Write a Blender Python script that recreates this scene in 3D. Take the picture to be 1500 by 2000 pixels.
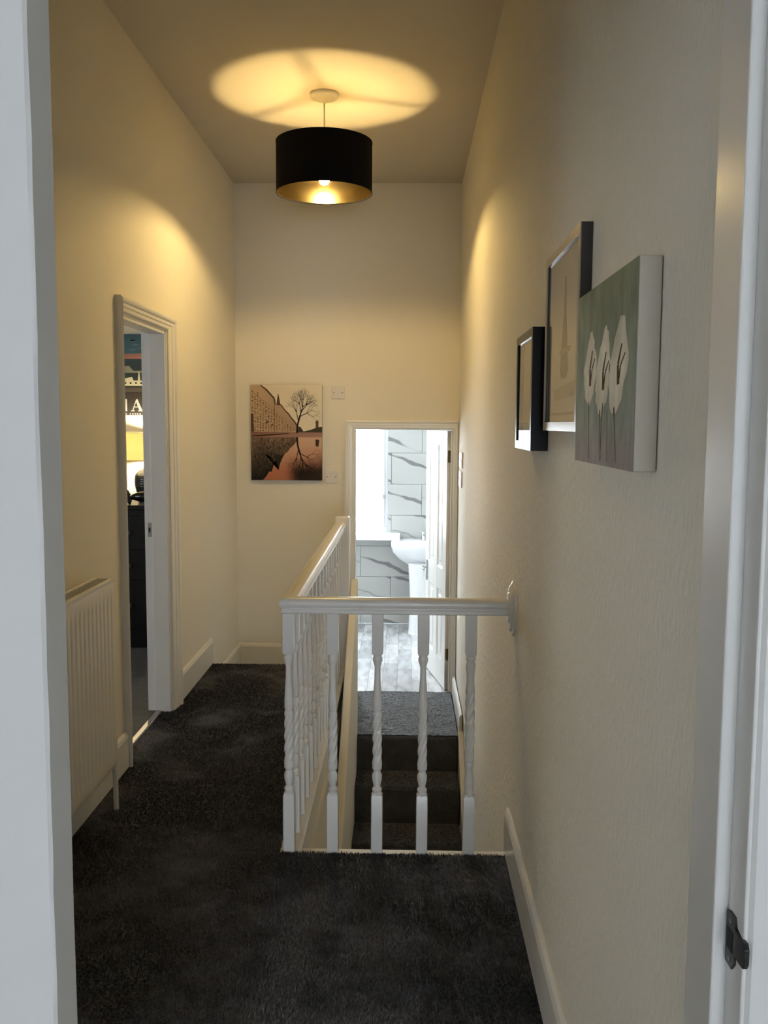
import bpy, bmesh, math, random
import numpy as np
from mathutils import Vector, Matrix

# ------------------------------------------------------------------ clean start
for o in list(bpy.data.objects):
    bpy.data.objects.remove(o, do_unlink=True)
S = bpy.context.scene
COL = S.collection
PI = math.pi
random.seed(7)
RNG = np.random.default_rng(11)

# ------------------------------------------------------------------ camera
H = 1.45
F_PX, PITCH, YAW, ROLL = 1775.3, 0.0963, -0.0240, 0.0055
cd = bpy.data.cameras.new('camera')
cd.sensor_fit = 'VERTICAL'
cd.sensor_height = 36.0
cd.lens = F_PX / 2000.0 * 36.0
cd.clip_start = 0.02
cam = bpy.data.objects.new('camera', cd)
COL.objects.link(cam)
_cp, _sp, _cy, _sy = math.cos(PITCH), math.sin(PITCH), math.cos(YAW), math.sin(YAW)
_F = Vector((_sy * _cp, _cy * _cp, -_sp))
_R = Vector((_cy, -_sy, 0))
_U = _R.cross(_F)
_R2 = _R * math.cos(ROLL) + _U * math.sin(ROLL)
_U2 = -_R * math.sin(ROLL) + _U * math.cos(ROLL)
cam.matrix_world = Matrix(((_R2.x, _U2.x, -_F.x, 0), (_R2.y, _U2.y, -_F.y, 0),
                           (_R2.z, _U2.z, -_F.z, H), (0, 0, 0, 1)))
S.camera = cam

# ------------------------------------------------------------------ sky, daylight, exposure
S.view_settings.view_transform = 'Standard'
S.view_settings.look = 'None'
S.view_settings.exposure = 0.0
S.view_settings.gamma = 1.0
S.view_settings.use_curve_mapping = False
w = bpy.data.worlds.new('overcast_sky')
S.world = w
w.use_nodes = True
w.node_tree.nodes['Background'].inputs['Color'].default_value = (0.80, 0.90, 1.0, 1)
w.node_tree.nodes['Background'].inputs['Strength'].default_value = 2.0


def area(name, loc, rot, sx, sy, power, color):
    l = bpy.data.lights.new(name, 'AREA')
    l.shape = 'RECTANGLE'
    l.size, l.size_y, l.energy, l.color = sx, sy, power, color
    o = bpy.data.objects.new(name, l)
    COL.objects.link(o)
    o.location, o.rotation_euler = loc, rot
    return o


# daylight arriving at the three windows of the house, and the added box-room window
area('daylight_camera_room', (0.72, -5.65, 0.80), (PI / 2, 0, 0), 1.7, 1.40, 178, (0.90, 0.945, 1.0))
area('daylight_added_room', (-3.50, 1.60, 1.45), (0, -PI / 2, 0), 1.3, 0.75, 14, (1.0, 0.95, 0.86))
area('daylight_bathroom', (-0.62, 8.80, 1.10), (-PI / 2, 0, 0), 1.0, 1.4, 130, (0.94, 0.985, 1.0))
area('daylight_bedroom', (-4.35, 3.0, 1.5), (0, -PI / 2, 0), 1.2, 1.2, 26, (1.0, 0.97, 0.93))

# ------------------------------------------------------------------ helpers
ORG = {}


def lin(c):
    return tuple((v / 12.92 if v <= 0.04045 else ((v + 0.055) / 1.055) ** 2.4) for v in c)


def rgb(r, g, b):
    return lin((r / 255.0, g / 255.0, b / 255.0))


class MB:
    """collects shapes that become one mesh"""

    def __init__(self):
        self.v, self.f = [], []

    def add(self, vs, fs):
        n = len(self.v)
        self.v += [tuple(p) for p in vs]
        self.f += [tuple(i + n for i in f) for f in fs]
        return self

    def box(self, x0, x1, y0, y1, z0, z1):
        vs = [(x, y, z) for z in (z0, z1) for y in (y0, y1) for x in (x0, x1)]
        return self.add(vs, [(0, 2, 3, 1), (4, 5, 7, 6), (0, 1, 5, 4), (2, 6, 7, 3), (0, 4, 6, 2), (1, 3, 7, 5)])

    def prism(self, pts, axis, a, b):
        """closed outline of 2-d points swept along an axis from a to b"""
        n = len(pts)

        def P(p, t):
            if axis == 'x':
                return (t, p[0], p[1])
            if axis == 'y':
                return (p[0], t, p[1])
            return (p[0], p[1], t)
        vs = [P(p, a) for p in pts] + [P(p, b) for p in pts]
        fs = [(i, (i + 1) % n, n + (i + 1) % n, n + i) for i in range(n)]
        fs += [tuple(range(n - 1, -1, -1)), tuple(range(n, 2 * n))]
        return self.add(vs, fs)

    def lathe(self, prof, c=(0, 0, 0), seg=32, sx=1.0, sy=1.0, axis='z', cap=True):
        """profile of (radius, height) turned about an axis through c"""
        vs, fs = [], []
        for r, h in prof:
            for k in range(seg):
                a = 2 * PI * k / seg
                u, v_ = r * math.cos(a) * sx, r * math.sin(a) * sy
                p = {'z': (u, v_, h), 'x': (h, u, v_), 'y': (v_, h, u)}[axis]
                vs.append((c[0] + p[0], c[1] + p[1], c[2] + p[2]))
        m = len(prof)
        for j in range(m - 1):
            for k in range(seg):
                k2 = (k + 1) % seg
                fs.append((j * seg + k, j * seg + k2, (j + 1) * seg + k2, (j + 1) * seg + k))
        if cap:
            fs.append(tuple(range(seg - 1, -1, -1)))
            fs.append(tuple((m - 1) * seg + k for k in range(seg)))
        return self.add(vs, fs)

    def tube(self, pts, r, seg=10):
        pts = [Vector(p) for p in pts]
        rs = r if isinstance(r, (list, tuple)) else [r] * len(pts)
        vs, fs = [], []
        up = None
        for i, p in enumerate(pts):
            d = (pts[min(i + 1, len(pts) - 1)] - pts[max(i - 1, 0)]).normalized()
            if up is None:
                up = Vector((0, 0, 1)) if abs(d.z) < 0.9 else Vector((1, 0, 0))
            a = d.cross(up).normalized()
            b = a.cross(d).normalized()
            up = b
            for k in range(seg):
                t = 2 * PI * k / seg
                vs.append(p + (a * math.cos(t) + b * math.sin(t)) * rs[i])
        for i in range(len(pts) - 1):
            for k in range(seg):
                k2 = (k + 1) % seg
                fs.append((i * seg + k, i * seg + k2, (i + 1) * seg + k2, (i + 1) * seg + k))
        fs.append(tuple(range(seg - 1, -1, -1)))
        fs.append(tuple((len(pts) - 1) * seg + k for k in range(seg)))
        return self.add(vs, fs)

    def build(self, name, mat, parent=None, bevel=0.0, bseg=2, smooth=False, local=False, recalc=True):
        me = bpy.data.meshes.new(name)
        vs = self.v
        if parent is not None and not local:
            g = ORG.get(parent.name, Vector((0, 0, 0)))
            vs = [(x - g.x, y - g.y, z - g.z) for x, y, z in vs]
        me.from_pydata(vs, [], self.f)
        bm = bmesh.new()
        bm.from_mesh(me)
        if recalc:
            bmesh.ops.recalc_face_normals(bm, faces=bm.faces)
        if bevel > 0:
            es = [e for e in bm.edges if len(e.link_faces) == 2 and e.calc_face_angle(0) > 0.5]
            bmesh.ops.bevel(bm, geom=es, offset=bevel, segments=bseg, profile=0.5, affect='EDGES', clamp_overlap=True)
        bm.to_mesh(me)
        bm.free()
        o = bpy.data.objects.new(name, me)
        COL.objects.link(o)
        me.materials.append(mat)
        if parent is not None:
            o.parent = parent
            ORG[o.name] = ORG.get(parent.name, Vector((0, 0, 0)))
        if smooth:
            me.polygons.foreach_set('use_smooth', [True] * len(me.polygons))
            try:
                me.set_sharp_from_angle(angle=math.radians(38))
            except Exception:
                pass
        return o


def tag(o, label, cat, group=None, kind=None):
    o['label'] = label
    o['category'] = cat
    if group:
        o['group'] = group
    if kind:
        o['kind'] = kind
    return o


def struct(name, mb, mat, label, cat, **k):
    return tag(mb.build(name, mat, **k), label, cat, kind='structure')


def thing(name, loc, label, cat, group=None, rz=0.0, kind=None):
    o = bpy.data.objects.new(name, None)
    o.empty_display_size = 0.05
    COL.objects.link(o)
    o.location = loc
    o.rotation_euler = (0, 0, rz)
    ORG[o.name] = Vector(loc)
    return tag(o, label, cat, group, kind)


def inst(src, parent, loc=(0, 0, 0), rz=0.0):
    c = src.copy()
    COL.objects.link(c)
    c.parent = parent
    c.location = loc
    c.rotation_euler = (0, 0, rz)
    return c


# ------------------------------------------------------------------ materials
def mat(name, color, rough=0.5, metal=0.0, spec=0.5, emit=None, estr=0.0, sheen=0.0, coat=0.0):
    m = bpy.data.materials.new(name)
    m.use_nodes = True
    b = m.node_tree.nodes['Principled BSDF']
    b.inputs['Base Color'].default_value = (*color, 1)
    b.inputs['Roughness'].default_value = rough
    b.inputs['Metallic'].default_value = metal
    b.inputs['Specular IOR Level'].default_value = spec
    b.inputs['Sheen Weight'].default_value = sheen
    b.inputs['Coat Weight'].default_value = coat
    if emit:
        b.inputs['Emission Color'].default_value = (*emit, 1)
        b.inputs['Emission Strength'].default_value = estr
    return m


def nodes(m):
    return m.node_tree, m.node_tree.nodes, m.node_tree.links, m.node_tree.nodes['Principled BSDF']


def coords(nt, kind='Object', scale=(1, 1, 1), rot=(0, 0, 0)):
    t = nt.nodes.new('ShaderNodeTexCoord')
    mp = nt.nodes.new('ShaderNodeMapping')
    mp.inputs['Scale'].default_value = scale
    mp.inputs['Rotation'].default_value = rot
    nt.links.new(t.outputs[kind], mp.inputs['Vector'])
    return mp.outputs['Vector']


def bump(m, scale, strength, dist=0.004, stretch=(1, 1, 1), detail=3, rough=0.55):
    nt, N, L, b = nodes(m)
    n = N.new('ShaderNodeTexNoise')
    n.inputs['Scale'].default_value = scale
    n.inputs['Detail'].default_value = detail
    n.inputs['Roughness'].default_value = rough
    L.new(coords(nt, 'Object', stretch), n.inputs['Vector'])
    bp = N.new('ShaderNodeBump')
    bp.inputs['Strength'].default_value = strength
    bp.inputs['Distance'].default_value = dist
    L.new(n.outputs['Fac'], bp.inputs['Height'])
    L.new(bp.outputs['Normal'], b.inputs['Normal'])
    return m


def mottle(m, c1, c2, scale, detail=4, stretch=(1, 1, 1), lo=0.35, hi=0.65):
    nt, N, L, b = nodes(m)
    n = N.new('ShaderNodeTexNoise')
    n.inputs['Scale'].default_value = scale
    n.inputs['Detail'].default_value = detail
    L.new(coords(nt, 'Object', stretch), n.inputs['Vector'])
    r = N.new('ShaderNodeValToRGB')
    r.color_ramp.elements[0].position = lo
    r.color_ramp.elements[1].position = hi
    r.color_ramp.elements[0].color = (*c1, 1)
    r.color_ramp.elements[1].color = (*c2, 1)
    L.new(n.outputs['Fac'], r.inputs['Fac'])
    L.new(r.outputs['Color'], b.inputs['Base Color'])
    return m


WALLC = (0.84, 0.80, 0.70)
M_wall = bump(mat('wall_paint', WALLC, 0.85, spec=0.25), 90, 0.25, 0.002)
M_wood = bump(mat('woodchip_wall_paint', WALLC, 0.8, spec=0.3), 80, 0.9, 0.007, (1, 1, 0.45), 4, 0.6)
M_ceil = bump(mat('ceiling_paint', (0.64, 0.595, 0.525), 0.9, spec=0.2), 60, 0.2, 0.002)
M_trim = bump(mat('gloss_white_paint', (0.82, 0.81, 0.78), 0.28, spec=0.5), 14, 0.10, 0.003, (1, 1, 0.3))
M_trimflat = mat('satin_white_paint', (0.82, 0.81, 0.78), 0.42, spec=0.45)
M_post = mat('old_white_paint', (0.80, 0.795, 0.77), 0.65, spec=0.25)
M_bal = mat('gloss_white_baluster_paint', (0.82, 0.81, 0.78), 0.26, spec=0.5)
M_roomwall = mat('camera_room_paint', (0.80, 0.80, 0.78), 0.85)
M_bathpaint = mat('bathroom_white_paint', (0.86, 0.87, 0.86), 0.7)
M_upvc = mat('white_upvc', (0.85, 0.86, 0.87), 0.3)
M_ceramic = mat('white_ceramic', (0.86, 0.87, 0.88), 0.08, coat=0.3)
M_chrome = mat('chrome', (0.75, 0.76, 0.78), 0.12, metal=1.0)
M_steel = mat('brushed_steel', (0.45, 0.44, 0.42), 0.35, metal=1.0)
M_brass = mat('aged_brass', (0.16, 0.12, 0.06), 0.45, metal=0.8)
M_iron = mottle(mat('dark_iron', (0.02, 0.02, 0.02), 0.38, metal=0.7), (0.012, 0.013, 0.014), (0.07, 0.07, 0.065), 90)
M_grout = mat('grey_grout', (0.20, 0.20, 0.19), 0.9)
M_blackwood = mat('black_painted_wood', (0.006, 0.006, 0.007), 0.35, spec=0.35)
M_knob = mat('dark_metal_knob', (0.10, 0.10, 0.10), 0.3, metal=0.8)
M_rad = mat('cream_radiator_enamel', (0.82, 0.79, 0.72), 0.38)
M_plate = mat('white_plastic', (0.74, 0.70, 0.66), 0.35)
M_screw = mat('dull_screw', (0.25, 0.23, 0.20), 0.4, metal=0.9)
M_dark = mat('dark_gap', (0.02, 0.02, 0.02), 0.9)
M_shade = bump(mat('black_fabric', (0.004, 0.004, 0.005), 0.9, spec=0.1), 700, 0.3, 0.0005)
M_gold = bump(mat('gold_foil', (0.36, 0.29, 0.16), 0.15, metal=1.0), 60, 0.12, 0.001)
M_cable = mat('white_flex', (0.7, 0.66, 0.58), 0.5)
M_bulb = mat('lit_bulb', (1, 1, 1), 0.4, emit=(1.0, 0.70, 0.27), estr=1290.0)
M_tshade = mat('lit_lampshade', (0.80, 0.70, 0.52), 0.8)
M_tbulb = mat('lit_table_bulb', (1, 1, 1), 0.4, emit=(1.0, 0.80, 0.46), estr=620.0)
M_vase = mat('grey_glazed_ceramic', (0.05, 0.052, 0.056), 0.12, coat=0.4)
M_blackgloss = mat('black_glaze', (0.006, 0.006, 0.006), 0.12)
M_blackframe = mat('black_lacquer', (0.004, 0.004, 0.005), 0.35, spec=0.2)
M_silver = mat('silvered_wood', (0.30, 0.28, 0.25), 0.3, metal=0.35)
M_bronze = mat('dark_bronze_wood', (0.035, 0.030, 0.027), 0.4)
M_canvas = bump(mat('raw_canvas', (0.70, 0.645, 0.55), 0.85), 500, 0.4, 0.0006)

# glass for pictures: thin, clear, reflecting
M_glass = bpy.data.materials.new('picture_glass')
M_glass.use_nodes = True
nt = M_glass.node_tree
nt.nodes.remove(nt.nodes['Principled BSDF'])
g = nt.nodes.new('ShaderNodeBsdfGlossy')
g.inputs['Roughness'].default_value = 0.02
t = nt.nodes.new('ShaderNodeBsdfTransparent')
fr = nt.nodes.new('ShaderNodeFresnel')
fr.inputs['IOR'].default_value = 1.5
mx = nt.nodes.new('ShaderNodeMixShader')
nt.links.new(fr.outputs[0], mx.inputs[0])
nt.links.new(t.outputs[0], mx.inputs[1])
nt.links.new(g.outputs[0], mx.inputs[2])
nt.links.new(mx.outputs[0], nt.nodes['Material Output'].inputs['Surface'])

# frosted window glass: clear with scattering
M_pane = bpy.data.materials.new('window_glass')
M_pane.use_nodes = True
nt = M_pane.node_tree
nt.nodes.remove(nt.nodes['Principled BSDF'])
t = nt.nodes.new('ShaderNodeBsdfTransparent')
t.inputs['Color'].default_value = (0.96, 0.98, 1.0, 1)
tl = nt.nodes.new('ShaderNodeBsdfTranslucent')
tl.inputs['Color'].default_value = (0.95, 0.97, 1.0, 1)
mx = nt.nodes.new('ShaderNodeMixShader')
mx.inputs[0].default_value = 0.25
nt.links.new(t.outputs[0], mx.inputs[1])
nt.links.new(tl.outputs[0], mx.inputs[2])
nt.links.new(mx.outputs[0], nt.nodes['Material Output'].inputs['Surface'])

# lampshade paper of the table lamp: lets its bulb glow through
nt, N, L, b = nodes(M_tshade)
tl = N.new('ShaderNodeBsdfTranslucent')
tl.inputs['Color'].default_value = (0.92, 0.82, 0.55, 1)
mx = N.new('ShaderNodeMixShader')
mx.inputs[0].default_value = 0.8
L.new(b.outputs[0], mx.inputs[1])
L.new(tl.outputs[0], mx.inputs[2])
L.new(mx.outputs[0], N['Material Output'].inputs['Surface'])

# carpet backing and pile
CARP = (0.062, 0.063, 0.070)
M_carpet = mottle(bump(mat('charcoal_carpet', CARP, 0.48, spec=0.8), 75, 1.0, 0.035, detail=5, rough=0.7),
                  (0.008, 0.008, 0.009), (0.052, 0.054, 0.062), 13.0, 8, lo=0.38, hi=0.64)
M_pile = mat('charcoal_pile', CARP, 0.5, spec=0.5, sheen=0.35)
nt, N, L, b = nodes(M_pile)
at = N.new('ShaderNodeAttribute')
at.attribute_name = 'Col'
L.new(at.outputs['Color'], b.inputs['Base Color'])
tl = N.new('ShaderNodeBsdfTranslucent')
L.new(at.outputs['Color'], tl.inputs['Color'])
mx = N.new('ShaderNodeMixShader')
mx.inputs[0].default_value = 0.35
L.new(b.outputs[0], mx.inputs[1])
L.new(tl.outputs[0], mx.inputs[2])
L.new(mx.outputs[0], N['Material Output'].inputs['Surface'])
for mm in (M_carpet, M_pile):
    bb = mm.node_tree.nodes['Principled BSDF']
    bb.inputs['Sheen Weight'].default_value = 0.35
    bb.inputs['Sheen Roughness'].default_value = 0.35
    bb.inputs['Sheen Tint'].default_value = (0.80, 0.86, 1.0, 1)

# printed surfaces: colour per face corner
M_print = mat('matt_print', (0.5, 0.5, 0.5), 0.75, spec=0.25)
nt, N, L, b = nodes(M_print)
at = N.new('ShaderNodeAttribute')
at.attribute_name = 'Col'
L.new(at.outputs['Color'], b.inputs['Base Color'])
bump(M_print, 450, 0.25, 0.0006)

# brushed oil paint for the flower canvas
M_oil = mat('oil_paint', (0.3, 0.3, 0.3), 0.85, spec=0.12)
nt, N, L, b = nodes(M_oil)
at = N.new('ShaderNodeAttribute')
at.attribute_name = 'Col'
n = N.new('ShaderNodeTexNoise')
n.inputs['Scale'].default_value = 14
n.inputs['Detail'].default_value = 6
L.new(coords(nt, 'Object', (1, 1.6, 0.8)), n.inputs['Vector'])
hs = N.new('ShaderNodeMapRange')
hs.inputs[1].default_value, hs.inputs[2].default_value = 0.3, 0.7
hs.inputs[3].default_value, hs.inputs[4].default_value = 0.78, 1.2
L.new(n.outputs['Fac'], hs.inputs[0])
mu = N.new('ShaderNodeVectorMath')
mu.operation = 'MULTIPLY'
L.new(at.outputs['Color'], mu.inputs[0])
L.new(hs.outputs[0], mu.inputs[1])
L.new(mu.outputs[0], b.inputs['Base Color'])
bump(M_oil, 120, 0.5, 0.001)

# marble tile
M_tile = mat('marble_tile', (0.8, 0.8, 0.8), 0.38, spec=0.3)
nt, N, L, b = nodes(M_tile)
oi = N.new('ShaderNodeObjectInfo')
tc = N.new('ShaderNodeTexCoord')
cmb = N.new('ShaderNodeVectorMath')
cmb.operation = 'SCALE'
cmb.inputs[0].default_value = (0.9, 0, 1.4)
L.new(oi.outputs['Random'], cmb.inputs['Scale'])
addv = N.new('ShaderNodeVectorMath')
L.new(tc.outputs['Object'], addv.inputs[0])
L.new(cmb.outputs[0], addv.inputs[1])
mp = N.new('ShaderNodeMapping')
mp.inputs['Rotation'].default_value = (0, math.radians(-35), 0)
mp.inputs['Scale'].default_value = (0.8, 1, 1.6)
L.new(addv.outputs[0], mp.inputs['Vector'])
n1 = N.new('ShaderNodeTexWave')
n1.wave_type, n1.bands_direction, n1.wave_profile = 'BANDS', 'Z', 'SIN'
n1.inputs['Scale'].default_value = 0.95
n1.inputs['Distortion'].default_value = 3.2
n1.inputs['Detail'].default_value = 4
n1.inputs['Detail Scale'].default_value = 1.1
n1.inputs['Detail Roughness'].default_value = 0.62
L.new(mp.outputs[0], n1.inputs['Vector'])
n2 = N.new('ShaderNodeTexNoise')
n2.inputs['Scale'].default_value = 3.5
L.new(addv.outputs[0], n2.inputs['Vector'])
sb = N.new('ShaderNodeMath')
sb.operation = 'MULTIPLY_ADD'
sb.inputs[1].default_value = 0.16
sb.inputs[2].default_value = -0.075
L.new(n2.outputs['Fac'], sb.inputs[0])
ad = N.new('ShaderNodeMath')
L.new(n1.outputs['Fac'], ad.inputs[0])
L.new(sb.outputs[0], ad.inputs[1])
rp = N.new('ShaderNodeValToRGB')
e = rp.color_ramp.elements
e[0].position, e[0].color = 0.955, (0.47, 0.47, 0.445, 1)
e[1].position, e[1].color = 1.02, (0.20, 0.195, 0.19, 1)
x = rp.color_ramp.elements.new(0.985)
x.color = (0.40, 0.40, 0.38, 1)
L.new(ad.outputs[0], rp.inputs['Fac'])
L.new(rp.outputs['Color'], b.inputs['Base Color'])

# pale laminate
M_plank = mat('pale_laminate', (0.6, 0.6, 0.6), 0.22)
nt, N, L, b = nodes(M_plank)
oi = N.new('ShaderNodeObjectInfo')
n1 = N.new('ShaderNodeTexNoise')
n1.inputs['Scale'].default_value = 7
n1.inputs['Detail'].default_value = 6
cmb = N.new('ShaderNodeVectorMath')
cmb.operation = 'SCALE'
cmb.inputs[0].default_value = (11, 7, 0)
L.new(oi.outputs['Random'], cmb.inputs['Scale'])
addv = N.new('ShaderNodeVectorMath')
L.new(coords(nt, 'Object', (2.2, 0.6, 1)), addv.inputs[0])
L.new(cmb.outputs[0], addv.inputs[1])
L.new(addv.outputs[0], n1.inputs['Vector'])
rp = N.new('ShaderNodeValToRGB')
rp.color_ramp.elements[0].position, rp.color_ramp.elements[0].color = 0.25, (0.30, 0.30, 0.30, 1)
rp.color_ramp.elements[1].position, rp.color_ramp.elements[1].color = 0.60, (0.58, 0.59, 0.61, 1)
L.new(n1.outputs['Fac'], rp.inputs['Fac'])
mr = N.new('ShaderNodeMapRange')
mr.inputs[3].default_value, mr.inputs[4].default_value = 0.72, 1.12
L.new(oi.outputs['Random'], mr.inputs[0])
mu = N.new('ShaderNodeVectorMath')
mu.operation = 'MULTIPLY'
L.new(rp.outputs['Color'], mu.inputs[0])
L.new(mr.outputs[0], mu.inputs[1])
L.new(mu.outputs[0], b.inputs['Base Color'])

# ------------------------------------------------------------------ room shell
XL, XR, YB, ZC = -1.18, 0.362, 6.30, 3.066
WT = 0.114                     # thickness of the hall's side wall
YN = 1.06                      # hall side of the entrance wall
LO0, LO1, LOH = 3.738, 4.470, 1.898   # bedroom doorway in the hall's side wall
BX0, BX1, BZ0, BZ1 = -0.367, 0.326, -0.445, 1.417   # bathroom doorway
YF = 2.967                     # front edge of the landing
YE = 5.385                     # back edge of the landing
XE = -0.425                    # stair-side edge of the landing carpet

m = MB()
SO0, SO1, SOH = 1.24, 2.00, 1.90        # doorway to the added, unseen box room, beside the entrance
m.box(XL - WT, XL, 0.93, SO0, -0.7, ZC).box(XL - WT, XL, SO1, LO0, -0.7, ZC).box(XL - WT, XL, SO0, SO1, SOH, ZC).box(XL - WT, XL, SO0, SO1, -0.7, -0.01).box(XL - WT, XL, LO1, YB + 0.12, -0.7, ZC).box(XL - WT, XL, LO0, LO1, LOH, ZC)
m.box(XL - WT, XL, LO0, LO1, -0.7, -0.01)
struct('wall_left', m, M_wall, 'cream hallway wall with the bedroom doorway and the radiator', 'wall')
struct('wall_right', MB().box(XR, XR + 0.14, 1.03, YB + 0.12, -3.0, ZC), M_wood,
       'long textured hallway wall where three small pictures hang', 'wall')
m = MB()
m.box(XL - WT, BX0, YB, YB + 0.12, -3.0, ZC).box(BX1, XR + 0.14, YB, YB + 0.12, -3.0, ZC)
m.box(BX0, BX1, YB, YB + 0.12, BZ1, ZC).box(BX0, BX1, YB, YB + 0.12, -3.0, BZ0 - 0.01)
struct('wall_back', m, M_wall, 'cream end wall above and around the bathroom doorway', 'wall')
m = MB()
m.box(XL - WT, -0.46, 1.0, YN, -0.2, ZC).box(0.40, XR + 0.14, 0.932, YN, -0.2, ZC).box(-0.46, 0.40, 0.955, YN, 2.13, ZC)
struct('wall_front', m, M_roomwall, 'pale wall around the doorway one looks through', 'wall')
struct('ceiling', MB().box(XL - WT, XR + 0.14, 0.93, YB + 0.12, ZC, ZC + 0.1), M_ceil,
       'high hallway ceiling lit by a round pool of lamp light', 'ceiling')

# landing floor, half-landing, step
m = MB()
m.box(XL, XR, 0.9, YF, -0.2, -0.006).box(XL, XE, YF, YE, -0.2, -0.006)
m.box(XL - 0.06, XL, LO0, LO1, -0.2, -0.006).box(XL - WT, XL, SO0, SO1, -0.2, -0.006)
floor = struct('floor', m, M_carpet, 'charcoal carpet of the upper landing', 'floor')
m = MB()
m.box(-0.40, 0.330, 5.37, YB, -0.75, BZ0)
hl = struct('floor_half_landing', m, M_carpet, 'charcoal carpet before the bathroom threshold', 'floor', bevel=0.030, bseg=5, smooth=True)
struct('floor_corner_step', MB().box(XL, -0.40, YE + 0.005, YB, -0.75, -0.25), M_carpet,
       'carpeted lower corner behind the end of the landing', 'floor')

# ------------------------------------------------------------------ stairs
st = thing('staircase', (0.0, 5.37, -2.6), 'charcoal carpeted stairs descending behind the white balusters', 'stairs', kind='structure')
for k in range(1, 11):
    y0 = 5.37 - 0.27 * k
    MB().box(-0.30, 0.328, y0, y0 + 0.30, -0.445 - 0.21 * k - 0.28, -0.445 - 0.21 * k).build('step', M_carpet, st, bevel=0.026, bseg=4, smooth=True)
# painted wall string beside the steps
MB().prism([(5.45, -0.40), (5.45, -0.75), (2.6, -2.97), (2.6, -2.55)], 'x', 0.331, XR - 0.001).build('wall_string', M_trimflat, st)

# plaster under the landing edge, and the sloping half wall beside the stairs
struct('wall_stairwell', MB().box(-0.46, -0.345, 1.0, 5.36, -3.0, -0.165), M_wall,
       'cream plaster below the landing edge beside the stairs', 'wall')


def cap_z(y):
    return 0.548 - 0.77 * (5.466 - y)


hw = struct('wall_stair_side', MB().prism([(5.445, cap_z(5.445) - 0.015), (5.40, cap_z(5.40)), (2.7, cap_z(2.7)), (2.7, -3.0), (5.445, -3.0)], 'x', -0.329, -0.286),
            M_wall, 'cream sloping half wall beside the descending stairs', 'wall', bevel=0.006)
struct('floor_lower_hall', MB().box(-1.0, XR, 1.0, 5.4, -3.1, -2.66), M_carpet, 'dark floor at the foot of the stairs', 'floor')
struct('wall_stair_foot', MB().box(-1.0, XR, 0.9, 1.0, -3.0, -0.2), M_wall, 'cream wall at the foot of the stairs', 'wall')

# ------------------------------------------------------------------ baseboards
BB = 0.152


def skirt_profile(h):
    return [(0, 0), (0.018, 0), (0.018, h - 0.022), (0.013, h - 0.008), (0.006, h), (0, h)]


def baseboard(name, label, wall, fixed, a, b, z0=0.0, h=BB, end=True):
    pr = skirt_profile(h)
    m = MB()
    if wall == 'left':
        m.prism([(fixed + u, z0 + v) for u, v in pr], 'y', a, b)
    elif wall == 'right':
        m.prism([(fixed - u, z0 + v) for u, v in pr], 'y', a, b)
    else:
        m.prism([(fixed - u, z0 + v) for u, v in pr], 'x', a, b)
    return struct(name, m, M_trim, label, 'baseboard', bevel=0.0015)


baseboard('baseboard_left', 'white baseboard running behind the radiator', 'left', XL, SO1 + 0.08, 3.705)
baseboard('baseboard_left_far', 'short white baseboard between bedroom doorway and landing end', 'left', XL, 4.622, YE + 0.01)
baseboard('baseboard_left_low', 'low white baseboard in the sunken corner', 'left', XL, YE + 0.012, YB - 0.018, -0.25)
baseboard('baseboard_back', 'white baseboard under the street canvas', 'back', YB, XL, BX0 - 0.065, -0.25)
baseboard('baseboard_right', 'white baseboard below the three small pictures', 'right', XR, YN, 3.0)
baseboard('baseboard_right_low', 'short bright baseboard beside the bathroom door', 'right', XR - 0.008, 5.42, YB - 0.02, BZ0, 0.13)


# ------------------------------------------------------------------ door casings
def casing(m, a0, a1, z0, zt, prof, put, s0=1.0, s1=1.0, st_=1.0):
    """moulded casing: profile (outward u, proud v) swept up, across with mitres, and down"""
    rows = []
    for u, v in prof:
        rows.append([put(a0 - u * s0, z0, v), put(a0 - u * s0, zt + u * st_, v), put(a1 + u * s1, zt + u * st_, v), put(a1 + u * s1, z0, v)])
    vs = [p for r in rows for p in r]
    n = len(prof)
    fs = []
    for i in range(n):
        j = (i + 1) % n
        for k in range(3):
            fs.append((i * 4 + k, i * 4 + k + 1, j * 4 + k + 1, j * 4 + k))
    fs.append(tuple(i * 4 for i in range(n)))
    fs.append(tuple(i * 4 + 3 for i in range(n)))
    return m.add(vs, fs)


PROF = [(0.006, 0.0), (0.006, 0.012), (0.012, 0.016), (0.030, 0.017), (0.033, 0.022), (0.050, 0.022), (0.056, 0.029),
        (0.066, 0.032), (0.072, 0.030), (0.078, 0.026), (0.082, 0.026), (0.082, 0.0)]
t1 = thing('trim_1', (XL, 4.15, 0), 'moulded cream casing around the bedroom doorway', 'door frame', kind='structure')
casing(MB(), LO0 + 0.0, LO1, -0.004, LOH, PROF, lambda a, z, v: (XL + v, a, z), 0.42, 1.70, 0.82).build('architrave', M_trim, t1)
m = MB()
m.box(XL - WT - 0.004, XL + 0.004, LO0 - 0.008, LO0 + 0.004, -0.004, LOH)
m.box(XL - WT - 0.004, XL + 0.004, LO1 - 0.004, LO1 + 0.008, -0.004, LOH)
m.box(XL - WT - 0.004, XL + 0.004, LO0, LO1, LOH - 0.004, LOH + 0.008)
m.build('door_lining', M_trimflat, t1, bevel=0.0015)
m = MB()
m.box(XL - 0.078, XL + 0.0, LO1 - 0.017, LO1 - 0.003, -0.004, LOH - 0.004)
m.box(XL - 0.078, XL + 0.0, LO0 + 0.003, LO0 + 0.017, -0.004, LOH - 0.004)
m.box(XL - 0.078, XL + 0.0, LO0, LO1, LOH - 0.018, LOH - 0.003)
m.build('door_stop', M_trimflat, t1, bevel=0.002)
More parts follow.
